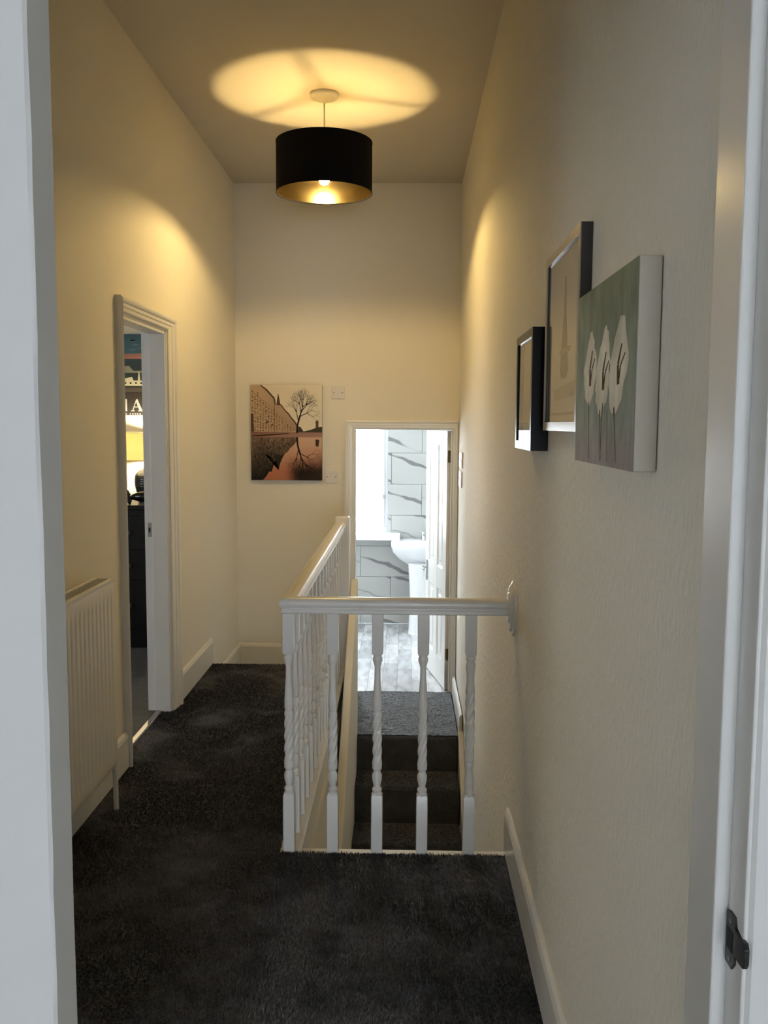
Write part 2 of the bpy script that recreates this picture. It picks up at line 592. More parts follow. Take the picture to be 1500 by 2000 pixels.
sp = MB().box(XL - 0.103, XL - 0.083, LO1 - 0.0065, LO1 - 0.0035, 0.885, 0.955).build('strike_plate', M_steel, t1, bevel=0.002)
MB().box(XL - 0.098, XL - 0.089, LO1 - 0.0072, LO1 - 0.0060, 0.908, 0.932).build('latch_hole', M_dark, sp)
t5 = thing('trim_5', (XL, 1.62, 0), 'white casing of the added box-room doorway beside the entrance', 'door frame', kind='structure')
casing(MB(), SO0, SO1, -0.004, SOH, PROF, lambda a, z, v: (XL + v, a, z)).build('architrave', M_trim, t5)
m = MB()
m.box(XL - WT - 0.004, XL + 0.004, SO0 - 0.008, SO0 + 0.004, -0.004, SOH).box(XL - WT - 0.004, XL + 0.004, SO1 - 0.004, SO1 + 0.008, -0.004, SOH).box(XL - WT - 0.004, XL + 0.004, SO0, SO1, SOH - 0.004, SOH + 0.008)
m.build('door_lining', M_trimflat, t5)
# metal bar across the bedroom threshold
tag(MB().prism([(XL - 0.075, -0.004), (XL - 0.045, -0.004), (XL - 0.049, 0.004), (XL - 0.071, 0.004)], 'y', LO0 + 0.004, LO1 - 0.017)
    .build('threshold_bar', M_steel), 'thin metal threshold bar where two charcoal carpets meet', 'threshold')

t2 = thing('trim_2', (0, YB, BZ0), 'moulded white casing around the bathroom doorway', 'door frame', kind='structure')
casing(MB(), BX0, BX1, BZ0, BZ1, [(u * 0.76, v * 0.8) for u, v in PROF], lambda a, z, v: (a, YB - v, z), 1.0, 0.52).build('architrave', M_trim, t2)
m = MB()
m.box(BX0 - 0.008, BX0 + 0.006, YB - 0.004, YB + 0.125, BZ0, BZ1).box(BX1 - 0.004, BX1 + 0.008, YB - 0.004, YB + 0.125, BZ0, BZ1)
m.box(BX0, BX1, YB - 0.004, YB + 0.125, BZ1 - 0.004, BZ1 + 0.008)
m.build('door_lining', M_trimflat, t2, bevel=0.0015)
m = MB()
m.box(BX0 + 0.006, BX0 + 0.018, YB + 0.010, YB + 0.055, BZ0, BZ1 - 0.005).box(BX1 - 0.016, BX1 - 0.004, YB + 0.010, YB + 0.050, BZ0, BZ1 - 0.005)
m.build('door_stop', M_trimflat, t2, bevel=0.002)

# the doorway one stands in: plain post on one side, rebated lining on the other
t3 = thing('trim_3', (-0.43, 1.03, 0), 'plain white door post with chipped edges in front', 'door frame', kind='structure')
m = MB()
pts = []
for i in range(41):                       # slightly uneven, thickly painted arris
    z = -0.004 + 2.134 * i / 40
    pts.append(z)
vs, fs = [], []
for i, z in enumerate(pts):
    j1, j2 = random.uniform(-0.0009, 0.0009), random.uniform(-0.0009, 0.0009)
    vs += [(-0.62, 0.995, z), (-0.4085, 0.995, z), (-0.4046 + j1, 0.9985 + j2, z), (-0.4046 + j2 * .5, 1.058, z), (-0.409, 1.0615, z), (-0.62, 1.0615, z)]
for i in range(40):
    for k in range(6):
        a, b_ = i * 6 + k, i * 6 + (k + 1) % 6
        fs.append((a, b_, b_ + 6, a + 6))
fs += [tuple(range(5, -1, -1)), tuple(40 * 6 + k for k in range(6))]
m.add(vs, fs).build('post', M_post, t3, smooth=True)
MB().box(-0.46, 0.40, 0.995, 1.061, 2.085, 2.14).build('head', M_trim, t3, bevel=0.002)

t4 = thing('trim_4', (0.38, 1.0, 0), 'white rebated door lining with a dark latch keep', 'door frame', kind='structure')
MB().box(0.346, 0.364, 0.972, 1.062, -0.004, 2.10).build('door_stop', M_trim, t4, bevel=0.0025)
MB().box(0.362, 0.41, 0.926, 1.0615, -0.004, 2.10).build('door_lining', M_trimflat, t4, bevel=0.002)
PR2 = [(0.0, -0.004), (0.0, 0.001), (0.004, 0.006), (0.030, 0.008), (0.036, 0.014), (0.060, 0.016), (0.066, 0.022), (0.082, 0.022), (0.086, -0.004)]
MB().prism([(0.366 + u, 0.927 - v) for u, v in PR2], 'z', -0.004, 2.16).build('architrave', M_trim, t4)
m = MB()
m.prism([(0.9705, 0.858), (0.9705, 0.917), (0.962, 0.920), (0.9465, 0.920), (0.9435, 0.912), (0.9435, 0.868), (0.952, 0.8575)], 'x', 0.3595, 0.3628)
keep = m.build('latch_keep', M_iron, t4, bevel=0.0008)
MB().prism([(0.9440, 0.878), (0.9440, 0.910), (0.930, 0.907), (0.918, 0.908), (0.914, 0.902), (0.914, 0.886), (0.918, 0.879), (0.930, 0.878)], 'x', 0.3590, 0.3645).build('keep_lip', M_iron, keep, bevel=0.0008)
for z in (0.910, 0.867):
    MB().lathe([(0.0001, 0.3585), (0.0030, 0.3587), (0.0034, 0.3597)], (0, 0.9575, z), 14, axis='x').build('screw', M_screw, keep)
MB().box(0.3590, 0.3597, 0.950, 0.966, 0.877, 0.900).build('latch_slot', M_dark, keep)

# ------------------------------------------------------------------ bathroom
BFZ, BY1, BXA, BXB, BCZ = BZ0, 8.54, -1.35, 0.80, 2.0
WX0, WX1, WZ0, WZ1 = -1.05, -0.170, 0.425, 1.80
wb = MB()
wb.box(BXA, WX0, BY1 + 0.008, BY1 + 0.15, BFZ, BCZ).box(WX1, BXB, BY1 + 0.008, BY1 + 0.15, BFZ, BCZ)
wb.box(WX0, WX1, BY1 + 0.008, BY1 + 0.15, BFZ, WZ0).box(WX0, WX1, BY1 + 0.008, BY1 + 0.15, WZ1, BCZ)
wallb = struct('wall_bathroom', wb, M_grout, 'marble tiled bathroom wall with the bright window', 'wall')
TW, TH, GAP = 0.575, 0.2935, 0.0032
r = 0
ztop0 = 1.182


def tile(x0, x1, z0, z1):
    MB().box(x0 + GAP / 2, x1 - GAP / 2, BY1, BY1 + 0.010, z0 + GAP / 2, z1 - GAP / 2).build('tile', M_tile, wallb, bevel=0.0012, bseg=1)


for r in range(-6, 3):
    z0, z1 = ztop0 + r * TH, ztop0 + (r + 1) * TH
    z0, z1 = max(z0, BFZ), min(z1, BCZ)
    if z1 - z0 < 0.02:
        continue
    off = 0.150 if r % 2 == 0 else -0.137
    for c in range(-3, 3):
        x0, x1 = off + c * TW, off + (c + 1) * TW
        x0, x1 = max(x0, BXA), min(x1, BXB)
        if x1 - x0 < 0.02:
            continue
        # cut tiles round the window
        if z1 <= WZ0 + 1e-4 or z0 >= WZ1 or x0 >= WX1 or x1 <= WX0:
            tile(x0, x1, z0, z1)
            continue
        if z0 < WZ0 - 0.02:
            tile(x0, x1, z0, WZ0)
        if z1 > WZ1 + 0.02:
            tile(x0, x1, WZ1, z1)
        a, b_ = max(z0, WZ0), min(z1, WZ1)
        if x1 > WX1 + 0.02:
            tile(WX1, x1, a, b_)
        if x0 < WX0 - 0.02:
            tile(x0, WX0, a, b_)
m = MB()
m.box(BXA - 0.1, BXA, YB + 0.12, BY1 + 0.15, BFZ, BCZ)
struct('wall_bathroom_left', m, M_bathpaint, 'white bathroom side wall by the window', 'wall')
struct('wall_bathroom_right', MB().box(BXB, BXB + 0.1, YB + 0.12, BY1 + 0.15, BFZ, BCZ), M_bathpaint, 'white bathroom side wall behind the open door', 'wall')
m = MB()
m.box(BXA - 0.1, BX0, YB + 0.121, YB + 0.14, BFZ, BCZ).box(BX1, BXB + 0.1, YB + 0.121, YB + 0.14, BFZ, BCZ).box(BX0, BX1, YB + 0.121, YB + 0.14, BZ1 + 0.01, BCZ)
struct('wall_bathroom_front', m, M_bathpaint, 'white bathroom wall around its own doorway', 'wall')
struct('ceiling_bathroom', MB().box(BXA - 0.1, BXB + 0.1, YB + 0.12, BY1 + 0.15, BCZ, BCZ + 0.08), M_bathpaint, 'white bathroom ceiling', 'ceiling')
fb = struct('floor_bathroom', MB().box(BXA, BXB, YB, BY1 + 0.008, BFZ - 0.1, BFZ - 0.008), M_grout, 'pale grey plank floor of the bathroom', 'floor')
x0 = BXA
col = 0
while x0 < BXB - 0.01:
    x1 = min(x0 + 0.108, BXB)
    y0 = YB + 0.001 - [0.0, 0.31, 0.17, 0.45][col % 4]
    while y0 < BY1:
        y1 = y0 + 0.62
        a, b_ = max(y0, YB + 0.001), min(y1, BY1)
        if b_ - a > 0.02 and not (b_ < YB + 0.12 and (x1 < BX0 or x0 > BX1)):
            MB().box(x0 + 0.0006, x1 - 0.0006, a + 0.0006, b_ - 0.0006, BFZ - 0.008, BFZ).build('plank', M_plank, fb, bevel=0.0008, bseg=1)
        y0 = y1
    x0 = x1
    col += 1

# bathroom window
wn = thing('window_1', (-0.61, BY1 + 0.1, WZ0), 'bright white-framed bathroom window with obscured glass', 'window', kind='structure')
wy = BY1 + 0.075
m = MB()
FW = 0.055
m.box(WX0, WX1, wy, wy + 0.06, WZ0, WZ0 + FW).box(WX0, WX1, wy, wy + 0.06, WZ1 - FW, WZ1)
m.box(WX0, WX0 + FW, wy, wy + 0.06, WZ0 + FW, WZ1 - FW).box(WX1 - 0.040, WX1, wy, wy + 0.06, WZ0 + FW, WZ1 - FW)
m.build('frame', M_upvc, wn, bevel=0.004)
m = MB()
a0, a1, c0, c1 = WX0 + 0.04, WX1 - 0.032, WZ0 + 0.04, WZ1 - 0.04
for bx in ((a0, a1, c0, c0 + 0.05), (a0, a1, c1 - 0.05, c1), (a0, a0 + 0.05, c0 + 0.05, c1 - 0.05), (a1 - 0.055, a1, c0 + 0.05, c1 - 0.05)):
    m.box(bx[0], bx[1], wy - 0.014, wy + 0.04, bx[2], bx[3])
sash = m.build('sash', M_upvc, wn, bevel=0.004)
MB().box(a0 + 0.045, a1 - 0.05, wy + 0.010, wy + 0.016, c0 + 0.045, c1 - 0.045).build('pane', M_pane, sash)
hx = a1 - 0.028
m = MB()
m.box(hx - 0.012, hx + 0.012, wy - 0.022, wy - 0.013, 0.98, 1.05).box(hx - 0.008, hx + 0.008, wy - 0.045, wy - 0.020, 1.015, 1.035).box(hx - 0.009, hx + 0.009, wy - 0.052, wy - 0.040, 0.92, 1.035)
m.build('handle', M_upvc, sash, bevel=0.003)
MB().box(hx + 0.010, hx + 0.032, wy - 0.030, wy - 0.010, 0.745, 0.785).build('catch', M_steel, sash, bevel=0.003)
MB().prism([(8.40, 0.372), (8.40, 0.412), (8.408, 0.424), (BY1 + 0.09, 0.430), (BY1 + 0.09, 0.385), (8.43, 0.372)], 'x', WX0 - 0.09, -0.052).build('sill', M_upvc, wn, bevel=0.003)

# pedestal basin
ba = thing('pedestal_basin', (0.168, 8.34, BFZ), 'white ceramic pedestal basin below the bathroom window', 'basin')
bc = (0.168, 8.312, 0)


def bowl_ring(sx, sy, z, dy=0.0, n=40):
    out = []
    for k in range(n):
        a = 2 * PI * k / n
        ca, sa = math.cos(a), math.sin(a)
        p = 2 / 2.4
        x_ = abs(ca) ** p * math.copysign(1, ca) * sx
        y_ = abs(sa) ** p * math.copysign(1, sa) * sy
        y_ = min(y_, 0.222)
        out.append((bc[0] + x_, bc[1] + y_ + dy, z))
    return out


rings = [bowl_ring(0.10, 0.10, 0.12, 0.03), bowl_ring(0.15, 0.13, 0.165, 0.02), bowl_ring(0.238, 0.19, 0.220, 0.01), bowl_ring(0.288, 0.232, 0.285),
         bowl_ring(0.300, 0.245, 0.335), bowl_ring(0.303, 0.248, 0.362), bowl_ring(0.296, 0.242, 0.376), bowl_ring(0.272, 0.215, 0.380),
         bowl_ring(0.225, 0.155, 0.368, -0.03), bowl_ring(0.18, 0.12, 0.315, -0.03), bowl_ring(0.10, 0.07, 0.265, -0.03), bowl_ring(0.02, 0.02, 0.255, -0.03)]
m = MB()
vs = [p for rg in rings for p in rg]
fs = []
for j in range(len(rings) - 1):
    for k in range(40):
        k2 = (k + 1) % 40
        fs.append((j * 40 + k, j * 40 + k2, (j + 1) * 40 + k2, (j + 1) * 40 + k))
fs += [tuple(range(39, -1, -1)), tuple((len(rings) - 1) * 40 + k for k in range(40))]
bowl = m.add(vs, fs).build('bowl', M_ceramic, ba, smooth=True)
m = MB()
prs = []
for z, s in ((BFZ, 1.05), (BFZ + 0.03, 1.0), (BFZ + 0.3, 0.93), (0.0, 0.96), (0.20, 1.05)):
    prs.append([(bc[0] + x_ * s, 8.22 + y_ * s, z) for x_, y_ in
                [(-0.130, 0.17), (-0.136, -0.06), (-0.125, -0.11), (-0.09, -0.150), (-0.04, -0.172), (0.04, -0.172), (0.09, -0.150), (0.125, -0.11), (0.136, -0.06), (0.130, 0.17)]])
vs = [p for q in prs for p in q]
fs = [(j * 10 + k, j * 10 + (k + 1) % 10, (j + 1) * 10 + (k + 1) % 10, (j + 1) * 10 + k) for j in range(4) for k in range(10)]
fs += [tuple(range(9, -1, -1)), tuple(40 + k for k in range(10))]
m.add(vs, fs).build('pedestal', M_ceramic, ba, smooth=True)
m = MB()
m.lathe([(0.024, 0.374), (0.024, 0.382), (0.018, 0.386), (0.018, 0.435), (0.014, 0.446), (0.001, 0.448)], (bc[0], 8.475, 0), 20)
m.tube([(bc[0], 8.475, 0.415), (bc[0], 8.43, 0.428), (bc[0], 8.37, 0.425), (bc[0], 8.355, 0.408)], 0.011)
m.tube([(bc[0], 8.475, 0.445), (bc[0] - 0.02, 8.455, 0.462), (bc[0] - 0.045, 8.44, 0.466)], 0.006)
m.build('tap', M_chrome, ba, smooth=True)

# bathroom door, open
ang = math.radians(100.8)
dr = thing('door_1', (0.285, 6.358, BZ0), 'white four-panel bathroom door standing open', 'door', rz=ang, kind='structure')
DW, DH, DT = 0.675, 1.85, 0.040


def dpart(name, m, matr, parent=dr, **k):
    return m.build(name, matr, parent, local=True, **k)


m = MB()
m.box(0, 0.105, -DT, 0, 0.008, DH).box(DW - 0.105, DW, -DT, 0, 0.008, DH).box(0.285, 0.390, -DT, 0, 0.008, DH)
m.box(0, DW, -DT + 0.0005, -0.0005, 0.008, 0.19).box(0, DW, -DT + 0.0005, -0.0005, 0.70, 0.86).box(0, DW, -DT + 0.0005, -0.0005, 1.755, DH)
dpart('frame', m, M_trim)
for a0, a1 in ((0.105, 0.285), (0.390, DW - 0.105)):
    for c0, c1 in ((0.19, 0.70), (0.86, 1.755)):
        m = MB()
        i, j = 0.014, 0.040
        # moulded recess stepping down to the panel and up to its field
        loops = [(0.0, -0.0005), (i, -0.011), (j, -0.011), (j + 0.012, -0.005)]
        vs = []
        for d, y in loops:
            vs += [(a0 + d, y, c0 + d), (a1 - d, y, c0 + d), (a1 - d, y, c1 - d), (a0 + d, y, c1 - d)]
        fs = [(q * 4 + k, q * 4 + (k + 1) % 4, q * 4 + 4 + (k + 1) % 4, q * 4 + 4 + k) for q in range(3) for k in range(4)]
        fs.append((12, 13, 14, 15))
        m.add(vs, fs)
        m.box(a0, a1, -DT + 0.006, -0.014, c0, c1)
        dpart('panel', m, M_trim)
hd = dpart('handle_plate', MB().box(DW - 0.075, DW - 0.035, 0.0, 0.006, 0.70, 0.86), M_steel, bevel=0.002)
m = MB().tube([(DW - 0.055, 0.0, 0.80), (DW - 0.055, 0.035, 0.80), (DW - 0.058, 0.046, 0.80), (DW - 0.080, 0.050, 0.80), (DW - 0.160, 0.048, 0.798)], 0.0085)
dpart('lever', m, M_steel, hd, smooth=True)
for z in (0.22, 1.63):
    dpart('hinge', MB().box(-0.004, 0.0015, -0.031, -0.006, z, z + 0.085), M_brass, bevel=0.0008)

# ------------------------------------------------------------------ bedroom beyond the side doorway
QX0, QX1, QY0, QY1 = -4.20, XL - WT, 2.2, 6.20
m = MB()
m.box(QX0 - 0.1, QX0, QY0, 2.4, 0, 2.7).box(QX0 - 0.1, QX0, 3.6, QY1, 0, 2.7).box(QX0 - 0.1, QX0, 2.4, 3.6, 0, 0.9).box(QX0 - 0.1, QX0, 2.4, 3.6, 2.1, 2.7)
struct('wall_bedroom_left', m, M_roomwall, 'bedroom wall with its own window', 'wall')
struct('wall_bedroom_back', MB().box(QX0 - 0.1, QX1, QY1, QY1 + 0.1, 0, 2.7), M_wall, 'lamp-lit bedroom wall behind the black chest', 'wall')
struct('wall_bedroom_front', MB().box(QX0 - 0.1, QX1, QY0 - 0.1, QY0, -0.2, 2.7), M_roomwall, 'bedroom wall on the near side', 'wall')
struct('ceiling_bedroom', MB().box(QX0 - 0.1, QX1, QY0 - 0.1, QY1 + 0.1, 2.7, 2.8), M_ceil, 'bedroom ceiling', 'ceiling')
struct('floor_bedroom', MB().box(QX0 - 0.1, XL - 0.06, QY0 - 0.1, QY1 + 0.1, -0.2, -0.002), M_carpet, 'charcoal bedroom carpet seen through the narrow doorway', 'floor')
w2 = thing('window_2', (QX0 - 0.05, 3.0, 0.9), 'white bedroom window', 'window', kind='structure')
m = MB()
for a0, a1, c0, c1 in ((2.4, 3.6, 0.9, 0.96), (2.4, 3.6, 2.04, 2.1), (2.4, 2.46, 0.96, 2.04), (3.54, 3.6, 0.96, 2.04), (2.97, 3.03, 0.96, 2.04)):
    m.box(QX0 - 0.08, QX0 - 0.02, a0, a1, c0, c1)
m.build('frame', M_upvc, w2)
MB().box(QX0 - 0.055, QX0 - 0.05, 2.45, 3.55, 0.95, 2.05).build('pane', M_pane, w2)

cx0, cx1, cy0, cy1, ctop = -2.42, -1.45, 5.73, 6.19, 0.928
ch = thing('chest_of_drawers', ((cx0 + cx1) / 2, (cy0 + cy1) / 2, 0), 'black chest of drawers with small round knobs in the bedroom', 'chest')
MB().box(cx0, cx1, cy0 + 0.012, cy1, 0.0, ctop - 0.03).build('carcass', M_blackwood, ch, bevel=0.003)
MB().box(cx0 - 0.015, cx1 + 0.015, cy0 - 0.012, cy1, ctop - 0.03, ctop).build('top', M_blackwood, ch, bevel=0.004)
for z0, z1 in ((0.642, 0.856), (0.443, 0.632), (0.132, 0.433)):
    d = MB().box(cx0 + 0.03, cx1 - 0.03, cy0 - 0.004, cy0 + 0.02, z0, z1).build('drawer', M_blackwood, ch, bevel=0.004)
    for kx in (-1.765, -2.105):
        MB().lathe([(0.006, cy0 - 0.003), (0.006, cy0 - 0.016), (0.013, cy0 - 0.020), (0.016, cy0 - 0.027), (0.012, cy0 - 0.034), (0.002, cy0 - 0.036)],
                   (kx, 0, (z0 + z1) / 2 + 0.003), 18, axis='y').build('knob', M_knob, d, smooth=True)

lx, ly = -1.715, 5.99
tl_ = thing('table_lamp', (lx, ly, ctop), 'glowing table lamp with dark ribbed base on the black chest', 'lamp')
prof = [(0.062, ctop), (0.066, ctop + 0.012), (0.060, ctop + 0.03)]
for i in range(30):
    t_ = i / 29
    rr = 0.060 + 0.026 * math.sin(PI * min(1, t_ * 1.02)) ** 0.8 - 0.045 * max(0, t_ - 0.72) / 0.28
    rr += 0.0012 * math.cos(i * PI)
    prof.append((rr, ctop + 0.034 + 0.205 * t_))
prof += [(0.012, ctop + 0.245), (0.010, ctop + 0.285)]
MB().lathe(prof, (lx, ly, 0), 32).build('base', M_vase, tl_, smooth=True)
sh = MB().lathe([(0.178, 1.205), (0.170, 1.388), (0.169, 1.388), (0.177, 1.205)], (lx, ly, 0), 40, cap=False)
sh.f += [(3 * 40 + k, 3 * 40 + (k + 1) % 40, (k + 1) % 40, k) for k in range(40)]
shd = sh.build('shade', M_tshade, tl_, smooth=True)
m = MB()
for z, rr in ((1.206, 0.1788), (1.387, 0.1712)):
    m.lathe([(rr, z - 0.0018), (rr + 0.0008, z), (rr, z + 0.0018)], (lx, ly, 0), 40, cap=False)
m.build('trim_ring', M_brass, shd)
MB().lathe([(0.012, 1.24), (0.024, 1.262), (0.030, 1.288), (0.025, 1.312), (0.010, 1.325), (0.001, 1.327)], (lx, ly, 0), 20).build('bulb', M_tbulb, tl_, smooth=True)

# black ornament lying on the chest
orn = thing('ornament', (-1.68, 5.80, ctop), 'glossy black ornament with a flared tail on the bedroom chest', 'ornament')
m = MB()
yo, zo = 5.80, ctop + 0.046
m.tube([(-1.775, yo, zo - 0.004), (-1.755, yo, zo), (-1.725, yo, zo + 0.002), (-1.68, yo, zo + 0.004), (-1.62, yo, zo + 0.004), (-1.57, yo, zo), (-1.54, yo, zo - 0.006)],
       [0.012, 0.020, 0.030, 0.036, 0.040, 0.030, 0.010], 18)
m.build('body', M_blackgloss, orn, smooth=True)
m = MB()
m.prism([(-1.768, zo - 0.006), (-1.778, zo + 0.020), (-1.793, zo + 0.045), (-1.806, zo + 0.046), (-1.804, zo + 0.012), (-1.792, zo - 0.030), (-1.784, zo - 0.046), (-1.776, zo - 0.046), (-1.770, zo - 0.026)], 'y', yo - 0.016, yo + 0.016)
m.build('tail', M_blackgloss, orn, bevel=0.004)
MB().box(-1.66, -1.60, yo - 0.02, yo + 0.02, ctop, zo - 0.02).build('foot', M_blackgloss, orn, bevel=0.004)

# ------------------------------------------------------------------ unseen box room, added to bring daylight across the near end of the hall
m = MB()
KX = -3.42
m.box(KX - 0.08, KX, 1.0, 1.22, -0.2, 2.7).box(KX - 0.08, KX, 1.98, 2.11, -0.2, 2.7).box(KX - 0.08, KX, 1.22, 1.98, -0.2, 0.80).box(KX - 0.08, KX, 1.22, 1.98, 2.10, 2.7)
struct('wall_added_room_left', m, M_roomwall, 'added box-room wall with its own window', 'wall')
struct('wall_added_room_front', MB().box(KX - 0.08, XL - WT, 1.061, 1.12, -0.2, 2.7), M_roomwall, 'added box-room wall on the near side', 'wall')
struct('ceiling_added_room', MB().box(KX - 0.08, XL - WT, 1.06, 2.1, 2.7, 2.8), M_ceil, 'added box-room ceiling', 'ceiling')
struct('floor_added_room', MB().box(KX - 0.08, XL - WT, 1.06, 2.1, -0.2, -0.004), M_carpet, 'charcoal carpet of the added box room', 'floor')
w4 = thing('window_added', (KX, 1.6, 0.8), 'white window of the added box room', 'window', kind='structure')
m = MB()
for a0, a1, c0, c1 in ((1.22, 1.98, 0.8, 0.85), (1.22, 1.98, 2.05, 2.1), (1.22, 1.27, 0.8, 2.1), (1.93, 1.98, 0.8, 2.1)):
    m.box(KX - 0.06, KX - 0.01, a0, a1, c0, c1)
m.build('frame', M_upvc, w4)
MB().box(KX - 0.04, KX - 0.035, 1.26, 1.94, 0.84, 2.06).build('pane', M_pane, w4)

# ------------------------------------------------------------------ the room behind the camera
RX0, RX1, RY0, RZ = -1.9, 1.9, -5.5, 2.7
struct('floor_camera_room', MB().box(RX0, RX1, RY0, 0.93, -0.2, -0.004), M_carpet, 'charcoal carpet of the room one stands in', 'floor')
struct('ceiling_camera_room', MB().box(RX0, RX1, RY0, 0.955, RZ, RZ + 0.1), M_ceil, 'ceiling of the room one stands in', 'ceiling')
struct('wall_camera_room_left', MB().box(RX0 - 0.1, RX0, RY0, 0.955, -0.2, RZ), M_roomwall, 'side wall of the room one stands in, by the post', 'wall')
struct('wall_camera_room_right', MB().box(RX1, RX1 + 0.1, RY0, 0.955, -0.2, RZ), M_roomwall, 'side wall of the room one stands in, by the latch', 'wall')
m = MB()
m.box(RX0, -0.12, RY0 - 0.1, RY0, -0.2, RZ).box(1.56, RX1, RY0 - 0.1, RY0, -0.2, RZ).box(-0.12, 1.56, RY0 - 0.1, RY0, -0.2, 0.10).box(-0.12, 1.56, RY0 - 0.1, RY0, 1.50, RZ)
struct('wall_camera_room_back', m, M_roomwall, 'window wall of the room one stands in', 'wall')
m = MB()
m.box(RX0, XL - WT, 0.955, 1.06, -0.2, RZ).box(XR + 0.14, RX1, 0.955, 1.06, -0.2, RZ)
struct('wall_camera_room_front', m, M_roomwall, 'wall of the room one stands in beside the hallway', 'wall')
w3 = thing('window_3', (0.72, RY0, 0.10), 'white window of the room one stands in', 'window', kind='structure')
m = MB()
for a0, a1, c0, c1 in ((-0.12, 1.56, 0.10, 0.16), (-0.12, 1.56, 1.44, 1.50), (-0.12, -0.06, 0.10, 1.50), (1.50, 1.56, 0.10, 1.50), (0.69, 0.75, 0.10, 1.50)):
    m.box(a0, a1, RY0 - 0.08, RY0 - 0.02, c0, c1)
m.build('frame', M_upvc, w3)
MB().box(-0.08, 1.52, RY0 - 0.055, RY0 - 0.05, 0.14, 1.46).build('pane', M_pane, w3)

# ------------------------------------------------------------------ pendant lamp
px, py = -0.417, 4.64
SR, SZ0, SZ1 = 0.238, 2.592, 2.830
pl = thing('pendant_lamp', (px, py, ZC), 'black drum pendant lamp with gold lining hanging from the ceiling', 'lamp')
MB().lathe([(0.072, ZC), (0.072, ZC - 0.008), (0.064, ZC - 0.020), (0.045, ZC - 0.030), (0.020, ZC - 0.034), (0.008, ZC - 0.044), (0.004, ZC - 0.046)], (px, py, 0), 40).build('ceiling_rose', M_trimflat, pl, smooth=True)
MB().tube([(px, py, ZC - 0.04), (px, py, 2.79)], 0.0038, 8).build('cable', M_cable, pl)
MB().lathe([(0.006, 2.80), (0.015, 2.795), (0.020, 2.780), (0.030, 2.774), (0.031, 2.762), (0.027, 2.756), (0.026, 2.705), (0.024, 2.690), (0.018, 2.680)], (px, py, 0), 24).build('lamp_holder', M_plate, pl, smooth=True)
MB().lathe([(0.012, 2.684), (0.018, 2.678), (0.0235, 2.668), (0.0250, 2.656), (0.0235, 2.644), (0.018, 2.636), (0.010, 2.632), (0.001, 2.631)], (px, py, 0), 24).build('bulb', M_bulb, pl, smooth=True)
sh = MB().lathe([(SR, SZ0), (SR, SZ1)], (px, py, 0), 72, cap=False)
shade = sh.build('shade', M_shade, pl, smooth=True)
sh = MB().lathe([(SR - 0.002, SZ0 + 0.001), (SR - 0.002, SZ1 - 0.001)], (px, py, 0), 72, cap=False)
sh.build('gold_lining', M_gold, shade, smooth=True)
for z in (SZ0, SZ1):
    m = MB()
    q = [(SR - 0.003, z - 0.002), (SR + 0.0012, z - 0.002), (SR + 0.0012, z + 0.004), (SR - 0.003, z + 0.004)]
    m.lathe(q + [q[0]], (px, py, 0), 72, cap=False)
    m.build('rim', M_shade, shade)
sp = MB().lathe([(0.020, 2.764), (0.027, 2.764), (0.027, 2.768), (0.020, 2.768), (0.020, 2.764)], (px, py, 0), 28, cap=False).build('ring', M_plate, pl)
for a in (261, 21, 141):
    a = math.radians(a)
    c, s_ = math.cos(a), math.sin(a)
    MB().tube([(px + 0.025 * c, py + 0.025 * s_, 2.766), (px + 0.12 * c, py + 0.12 * s_, 2.79), (px + (SR - 0.002) * c, py + (SR - 0.002) * s_, 2.822)], 0.0065, 8).build('spoke', M_plate, pl)

# ------------------------------------------------------------------ balustrade
RZ0, RZT = 0.822, 0.874
bal = thing('balustrade', (-0.39, 2.99, 0), 'white balustrade with twisted balusters around the stairwell', 'balustrade')
BSQ = 0.019


